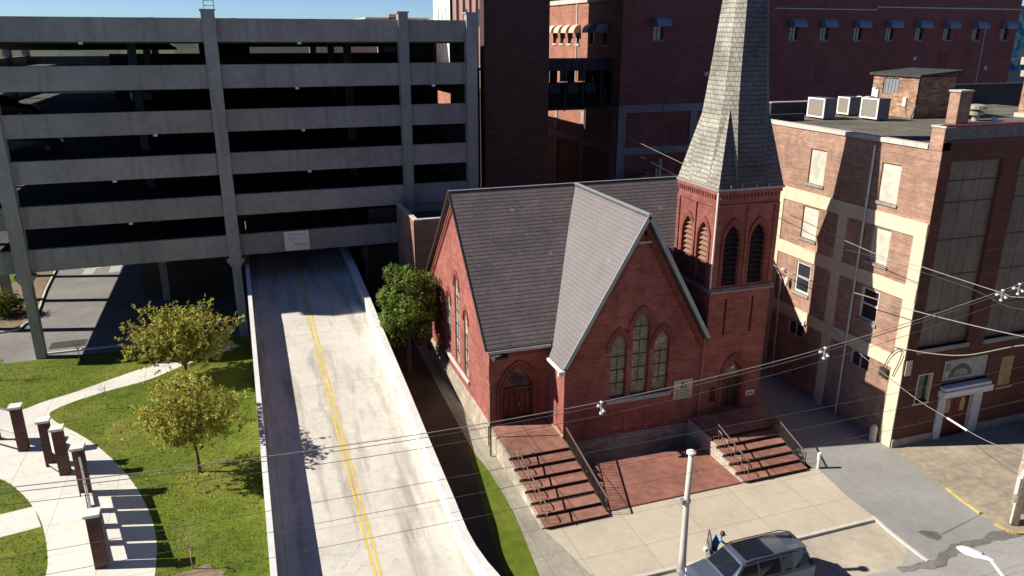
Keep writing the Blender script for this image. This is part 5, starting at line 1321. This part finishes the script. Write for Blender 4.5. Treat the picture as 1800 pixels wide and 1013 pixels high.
# ------------------------------------------------------------------ cars
def paint(name, col, metal=.5, rough=.28):
    m, t, b = nodes(name, rough, .5); b.inputs['Metallic'].default_value = metal; b.inputs['Base Color'].default_value = (*col, 1)
    b.inputs['Coat Weight'].default_value = .5; b.inputs['Coat Roughness'].default_value = .08
    return m
CARG = plain('car_glass', (0.012,0.014,0.018), .05, var=.1, spec=.9)
TYRE = plain('tyre_rubber', (0.02,0.02,0.02), .8)
RIM = plain('alloy_rim', (0.4,0.4,0.42), .3, .8)
CAB = plain('cabin_trim', (0.05,0.05,0.055), .7)
def car(name, loc, heading, label, pnt, L=4.95, W=1.96, H=1.74, group=None, suv=True, detail=True):
    """front points along +x of the car's own frame, then the whole is turned by heading"""
    e = empty(name, loc, label, 'car', group)
    ca, sa = math.cos(heading), math.sin(heading); O = Vector(loc)
    T = lambda x, y, z: O+Vector((x*ca-y*sa, x*sa+y*ca, z))
    hw = W/2; h = H
    # stations from nose to tail: x, half width, belt z, roof half width, roof z, sill z
    S = [(L/2, hw*.74, .66, .5, .68, .42), (L/2-.12, hw*.88, .84, .62, .90, .28), (L/2-.5, hw*.97, .93, .72, 1.02, .25), (L/2-1.0, hw, 1.0, .78, 1.11, .25),
         (L/2-1.2, hw, 1.05, .80, 1.15, .25), (L/2-1.95, hw, 1.08, .66, h-.06, .25), (L/2-2.4, hw, 1.09, .68, h, .25), (-L/2+1.2, hw, 1.12, .68, h-.01, .25),
         (-L/2+.45, hw*.985, 1.14, .63, h-.08, .27), (-L/2+.14, hw*.95, 1.14, .62, 1.28, .3), (-L/2, hw*.86, .95, .58, 1.0, .4)]
    m = MB(); rg = []
    for x, w2, bz, rw_, rz_, sz in S:
        half = [(w2*.93, sz), (w2, sz+.12), (w2, (sz+bz)/2), (w2*.985, bz-.08), (w2*.93, bz), (rw_+.02, rz_-.05), (rw_*.9, rz_), (rw_*.45, rz_+.022), (0, rz_+.028)]
        ring = [T(x, y, z) for y, z in half]+[T(x, -y, z) for y, z in reversed(half[:-1])]
        rg.append(ring)
    for a, b in zip(rg[:-1], rg[1:]):
        for i in range(len(a)-1): m.face([a[i], b[i], b[i+1], a[i+1]])
        m.face([a[-1], b[-1], b[0], a[0]])
    m.face(rg[0]); m.face(rg[-1][::-1])
    bd = m.build('body', pnt, e)
    bm_ = bd.modifiers.new('bevel', 'BEVEL'); bm_.width = .03; bm_.segments = 2; bm_.limit_method = 'ANGLE'; bm_.angle_limit = math.radians(25)
    def stn(x):
        for a, b in zip(S[:-1], S[1:]):
            if b[0] <= x <= a[0]:
                t = (a[0]-x)/(a[0]-b[0]); return [p+(q-p)*t for p, q in zip(a, b)]
        return list(S[-1])
    def side(x, f, sgn, off=.012):                # point on the greenhouse side, f 0 belt .. 1 roof
        _, w2, bz, rw_, rz_, sz = stn(x); y0, z0, y1, z1 = w2*.93, bz, rw_+.02, rz_-.05
        return T(x, sgn*(y0+(y1-y0)*f+off), z0+(z1-z0)*f+off*.3)
    xf = L/2-1.62; xr = -L/2+.3
    cuts = [(xf, .08, L/2-2.12), (L/2-2.22, .08, L/2-2.22)]
    for sgn in (-1, 1):
        segs = [(L/2-1.75, L/2-2.6, True), (L/2-2.7, L/2-3.7, False), (L/2-3.82, xr, False)]
        for x0, x1, frn in segs:
            P = [side(x0, .1, sgn), side(x1, .1, sgn), side(x1 if x1 > xr+.01 else xr+.12, .88, sgn), side(x0-(.28 if frn else 0), .88, sgn)]
            if frn: P[0] = side(L/2-1.5, .1, sgn)
            if sgn < 0: P = P[::-1]
            MB().face(P).build('side_window', CARG, e)
    def front(f, k, off=.012):
        a, b = S[4], S[5]; x = a[0]+(b[0]-a[0])*f; hy = (a[3]+(b[3]-a[3])*f)*k; z = a[4]+(b[4]-a[4])*f
        return T(x+off*.6, hy, z+off+.02*(1-abs(k))+.006)
    m = MB(); ks = [-.92,-.45,0,.45,.92]
    for k0, k1 in zip(ks[:-1], ks[1:]): m.face([front(.08,k0), front(.08,k1), front(.9,k1), front(.9,k0)][::-1] if False else [front(.08,k0), front(.9,k0), front(.9,k1), front(.08,k1)][::-1])
    m.build('windscreen', CARG, e)
    m = MB(); a, b = S[8], S[9]
    Q = [T(a[0]-.03, -a[3]*.9, a[4]-.04), T(a[0]-.03, a[3]*.9, a[4]-.04), T(b[0]-.02, b[3]*.95, b[4]-.02), T(b[0]-.02, -b[3]*.95, b[4]-.02)]
    m.face([q+Vector((0,0,.01)) for q in Q]); m.build('rear_window', CARG, e)
    if detail:
        m = MB(); zz = h+.062
        m.prism([T(L/2-2.15,-.55,zz-.045), T(L/2-2.15,.55,zz-.045), T(L/2-3.5,.55,zz-.03), T(L/2-3.5,-.55,zz-.03)], (0,0,.012)); m.build('sunroof', CARG, e)
        for sgn in (-1,1):
            m = MB(); m.tube([T(L/2-2.1,sgn*.66,h-.04), T(L/2-2.3,sgn*.66,h+.03), T(-L/2+.85,sgn*.64,h+.03), T(-L/2+.6,sgn*.62,h-.05)], .022, 6); m.build('roof_rail', CAB, e)
        m = MB(); m.prism([T(-L/2+.6,-.6,h-.04), T(-L/2+.6,.6,h-.04), T(-L/2+.34,.56,h-.12), T(-L/2+.34,-.56,h-.12)], (0,0,.04)); m.build('spoiler', pnt, e)
        for sgn in (-1,1):
            m = MB(); m.lathe(T(L/2-1.75, sgn*(hw+.13), 1.08), [(.04,-.08),(.1,-.05),(.1,.06),(.03,.1)], 8); m.build('mirror', pnt, e)
            m = MB(); m.prism([T(-L/2+.02,sgn*.62,.95), T(-L/2+.02,sgn*.84,.93), T(-L/2+.25,sgn*.935,1.0), T(-L/2+.25,sgn*.9,1.0)], (0,0,.12)); m.build('tail_light', REDD, e)
            m = MB(); m.prism([T(L/2-.05,sgn*.5,.72), T(L/2-.02,sgn*.4,.72), T(L/2-.3,sgn*.8,.80), T(L/2-.32,sgn*.9,.80)], (0,0,.1)); m.build('headlight', WHITEP, e)
        for x in (L/2-2.66, L/2-3.66):
            m = MB()
            for sgn in (-1,1): m.box(0,0,0,0,0,0) if False else m.bar(T(x,sgn*(hw+.002),.4), T(x,sgn*(hw*.985+.002),1.02), .012, .008)
            m.build('door_gap', CAB, e)
    for xx in (L/2-.95, -L/2+1.0):
        for sgn in (-1,1):
            c = T(xx, sgn*(hw-.12), .36); ax_ = (T(0,1,0)-T(0,0,0))
            m = MB(); m.tube([c-ax_*.13, c-ax_*.11, c+ax_*.11, c+ax_*.135], [.30,.36,.36,.30], 20); wh_ = m.build('wheel', TYRE, e, smooth=False)
            m = MB(); m.tube([c+ax_*sgn*.12, c+ax_*sgn*.145], [.22,.22], 12); m.build('rim', RIM, wh_)
    return e
SUVP = paint('slate_blue_paint', (0.13,0.165,0.225), .5, .24)
sv = car('parked_car', (18.3,22.15,-0.125), math.pi, 'slate grey sport utility car with its kerb side front door open', SUVP, L=5.55, W=2.08, H=1.84)
# the opened kerb side door
m = MB(); hx, hy = 17.2, 23.16; dx, dy = math.cos(math.radians(66)), math.sin(math.radians(66))
DP = lambda s, z, o=0: Vector((hx+dx*s-dy*o, hy+dy*s+dx*o, z-.125))
m.prism([DP(0,.35,-.04), DP(1.12,.35,-.04), DP(1.15,.7,-.04), DP(1.12,1.08,-.04), DP(0,1.06,-.04)], DP(0,0,.06)-DP(0,0,-.04))
dp = m.build('door', SUVP, sv, label='front door standing wide open towards the sidewalk')
m = MB(); m.tube([DP(.0,1.06,0), DP(.42,1.5,0), DP(.75,1.62,0), DP(1.05,1.6,0), DP(1.12,1.08,0)], .03, 6); m.build('window_frame', CAB, dp)
m = MB(); m.face([DP(.08,1.08,0), DP(1.1,1.08,0), DP(1.03,1.58,0), DP(.74,1.6,0), DP(.42,1.48,0)]); m.build('door_glass', plain('tinted_door_glass',(.2,.19,.15),.1,spec=.8), dp)
m = MB(); m.lathe(DP(.3,1.13,.22),[(.03,-.08),(.11,-.05),(.11,.08),(.04,.12)],8); m.build('mirror', WHITEP, dp)
# parked cars inside and beyond the garage
cols = [((.08,.008,.008),'dark red car'),((.05,.08,.16),'dark blue car'),((.5,.5,.5),'silver car'),((.6,.6,.6),'white car')]
ci = 0
for (x, y, z, hd, c, lab) in ((-16.4,66,16.13,0,0,'dark red car parked on an upper garage deck at the left'),(-16.2,71.5,13.08,0,1,'dark blue car parked on a middle garage deck at the left'),(-8,80,16.13,1.57,2,'silver car parked deep inside the upper garage deck')):
    car('parked_car', (x,y,z), hd, lab, paint('car_paint_%s' % cols[c][1].replace(' ','_'), cols[c][0]) if 'car_paint_%s' % cols[c][1].replace(' ','_') not in MATS else MATS['car_paint_%s' % cols[c][1].replace(' ','_')], detail=False, group='cars parked in the garage')
LOTP = [paint('lot_paint_white',(.7,.7,.7)), paint('lot_paint_blue',(.1,.16,.35)), paint('lot_paint_black',(.03,.03,.03)), paint('lot_paint_red',(.35,.04,.03))]
for i in range(12):
    x = -78+i*6.2; 
    car('parked_car', (x, 128+((i*37) % 5), -.2), 1.57, 'car parked in the open lot beyond the garage', LOTP[i % 4], detail=False, group='cars in the lot beyond the garage')
m = MB()
for k in range(3): m.box(-18.6+k*2.9,-18.5+k*2.9,84,89.5,-.008,-.003)
tag(m.build('bay_line', WPAINT), kind='structure')
m = MB(); m.box(-15.9,-14.9,80.6,83.5,-.008,-.003); m.face([(-16.4,82.6,-.002),(-14.4,82.6,-.002),(-15.4,84.6,-.002)]); m.box(-13.6,-12.6,80.6,83.8,-.008,-.003)
tag(m.build('lane_arrow', WPAINT), kind='structure')

# ------------------------------------------------------------------ person at the open door
def person(loc, label):
    e = empty('person', loc, label, 'person'); O = Vector(loc)
    J = {'pel':(0,0,.92),'sp':(.06,-.02,1.1),'ch':(.16,-.06,1.3),'nk':(.24,-.1,1.42),'hd':(.29,-.12,1.52),'hd2':(.31,-.13,1.6),
         'kl':(.02,.12,.5),'al':(-.06,.12,.08),'fl':(.1,.12,.04),'kr':(.1,-.12,.5),'ar':(.02,-.12,.08),'fr':(.18,-.12,.04),
         'hl':(0,.1,.9),'hr':(0,-.1,.9),'sl':(.16,.13,1.36),'el':(.34,.2,1.2),'wl':(.5,.08,1.3),'sr':(.16,-.25,1.34),'er':(.36,-.32,1.15),'wr':(.55,-.3,1.2)}
    R_ = {'pel':.15,'sp':.14,'ch':.16,'nk':.06,'hd':.09,'hd2':.085,'kl':.06,'al':.04,'fl':.04,'kr':.06,'ar':.04,'fr':.04,'hl':.1,'hr':.1,'sl':.06,'el':.045,'wl':.03,'sr':.06,'er':.045,'wr':.03}
    E = [('pel','sp'),('sp','ch'),('ch','nk'),('nk','hd'),('hd','hd2'),('pel','hl'),('hl','kl'),('kl','al'),('al','fl'),('pel','hr'),('hr','kr'),('kr','ar'),('ar','fr'),('ch','sl'),('sl','el'),('el','wl'),('ch','sr'),('sr','er'),('er','wr')]
    # hands: palm and five separate fingers on each wrist
    for s, wkey, dv in (('l','wl',Vector((.9,-.25,.1))),('r','wr',Vector((.95,.1,-.1)))):
        wv = Vector(J[wkey]); dv.normalize(); sd = dv.cross(Vector((0,0,1))).normalized()
        J['p'+s] = tuple(wv+dv*.07); R_['p'+s] = .03; E.append((wkey,'p'+s))
        for k in range(4):
            b = wv+dv*.1+sd*(k-1.5)*.02; tpt = b+dv*(.06,.07,.065,.05)[k]-Vector((0,0,.02))
            J['f%s%da' % (s,k)] = tuple(b); J['f%s%db' % (s,k)] = tuple(tpt); R_['f%s%da' % (s,k)] = .009; R_['f%s%db' % (s,k)] = .007
            E += [('p'+s,'f%s%da' % (s,k)),('f%s%da' % (s,k),'f%s%db' % (s,k))]
        J['t'+s] = tuple(wv+dv*.06+sd*.05); R_['t'+s] = .009; E.append(('p'+s,'t'+s))
    ks = list(J); me = bpy.data.meshes.new('body'); me.from_pydata([J[k] for k in ks], [(ks.index(a), ks.index(b)) for a, b in E], [])
    o = bpy.data.objects.new('body', me); C.objects.link(o); o.parent = e
    me.skin_vertices.new() if hasattr(me.skin_vertices, 'new') else None
    md = o.modifiers.new('skin', 'SKIN'); 
    for i, k in enumerate(ks):
        sv_ = me.skin_vertices[0].data[i]; sv_.radius = (R_[k], R_[k]); sv_.use_root = (k == 'pel')
    o.modifiers.new('sub', 'SUBSURF').levels = 1; o.modifiers['sub'].render_levels = 2
    mm, t, b = nodes('skin_and_clothes', .8)
    g = N(t, 'TexCoord').outputs['Object']; sx = N(t, 'SeparateXYZ'); t.links.new(g, sx.inputs[0])
    dvn = N(t, 'Math', operation='DIVIDE'); dvn.inputs[1].default_value = 2.0; t.links.new(sx.outputs[2], dvn.inputs[0])
    r_ = N(t, 'ValToRGB'); r_.color_ramp.interpolation = 'CONSTANT'; el = r_.color_ramp.elements
    for p, c in ((.0,(.02,.02,.02)),(.05,(.03,.04,.07)),(.47,(.16,.32,.55)),(.715,(.42,.25,.17))):
        x = el.new(p) if p not in (0.0,) else el[0]; x.color = (*c, 1); x.position = p
    t.links.new(dvn.outputs[0], r_.inputs[0])
    sx2 = N(t, 'Math', operation='GREATER_THAN'); sx2.inputs[1].default_value = .42; t.links.new(sx.outputs[0], sx2.inputs[0])
    t.links.new(mixc(t, sx2.outputs[0], r_.outputs[0], (.42,.25,.17)), b.inputs['Base Color'])
    me.materials.append(mm)
    hm = MB(); c = Vector(J['hd2'])+O
    hm.lathe(c-Vector((.015,0,.02)), [(.02,.125),(.075,.105),(.108,.04),(.112,-.03),(.09,-.08)][::-1], 14); hm.build('hair', plain('brown_hair',(.10,.055,.03),.7), e, smooth=True)
    m = MB(); m.lathe(c+Vector((.085,.035,-.03)),[(.008,-.01),(.012,0),(.008,.01)],6); m.lathe(c+Vector((.085,-.035,-.03)),[(.008,-.01),(.012,0),(.008,.01)],6); m.build('eye', BLACK, e)
    return e
pe = person((17.75,23.85,0.0-.125), 'person in a light blue shirt leaning in behind the open car door')
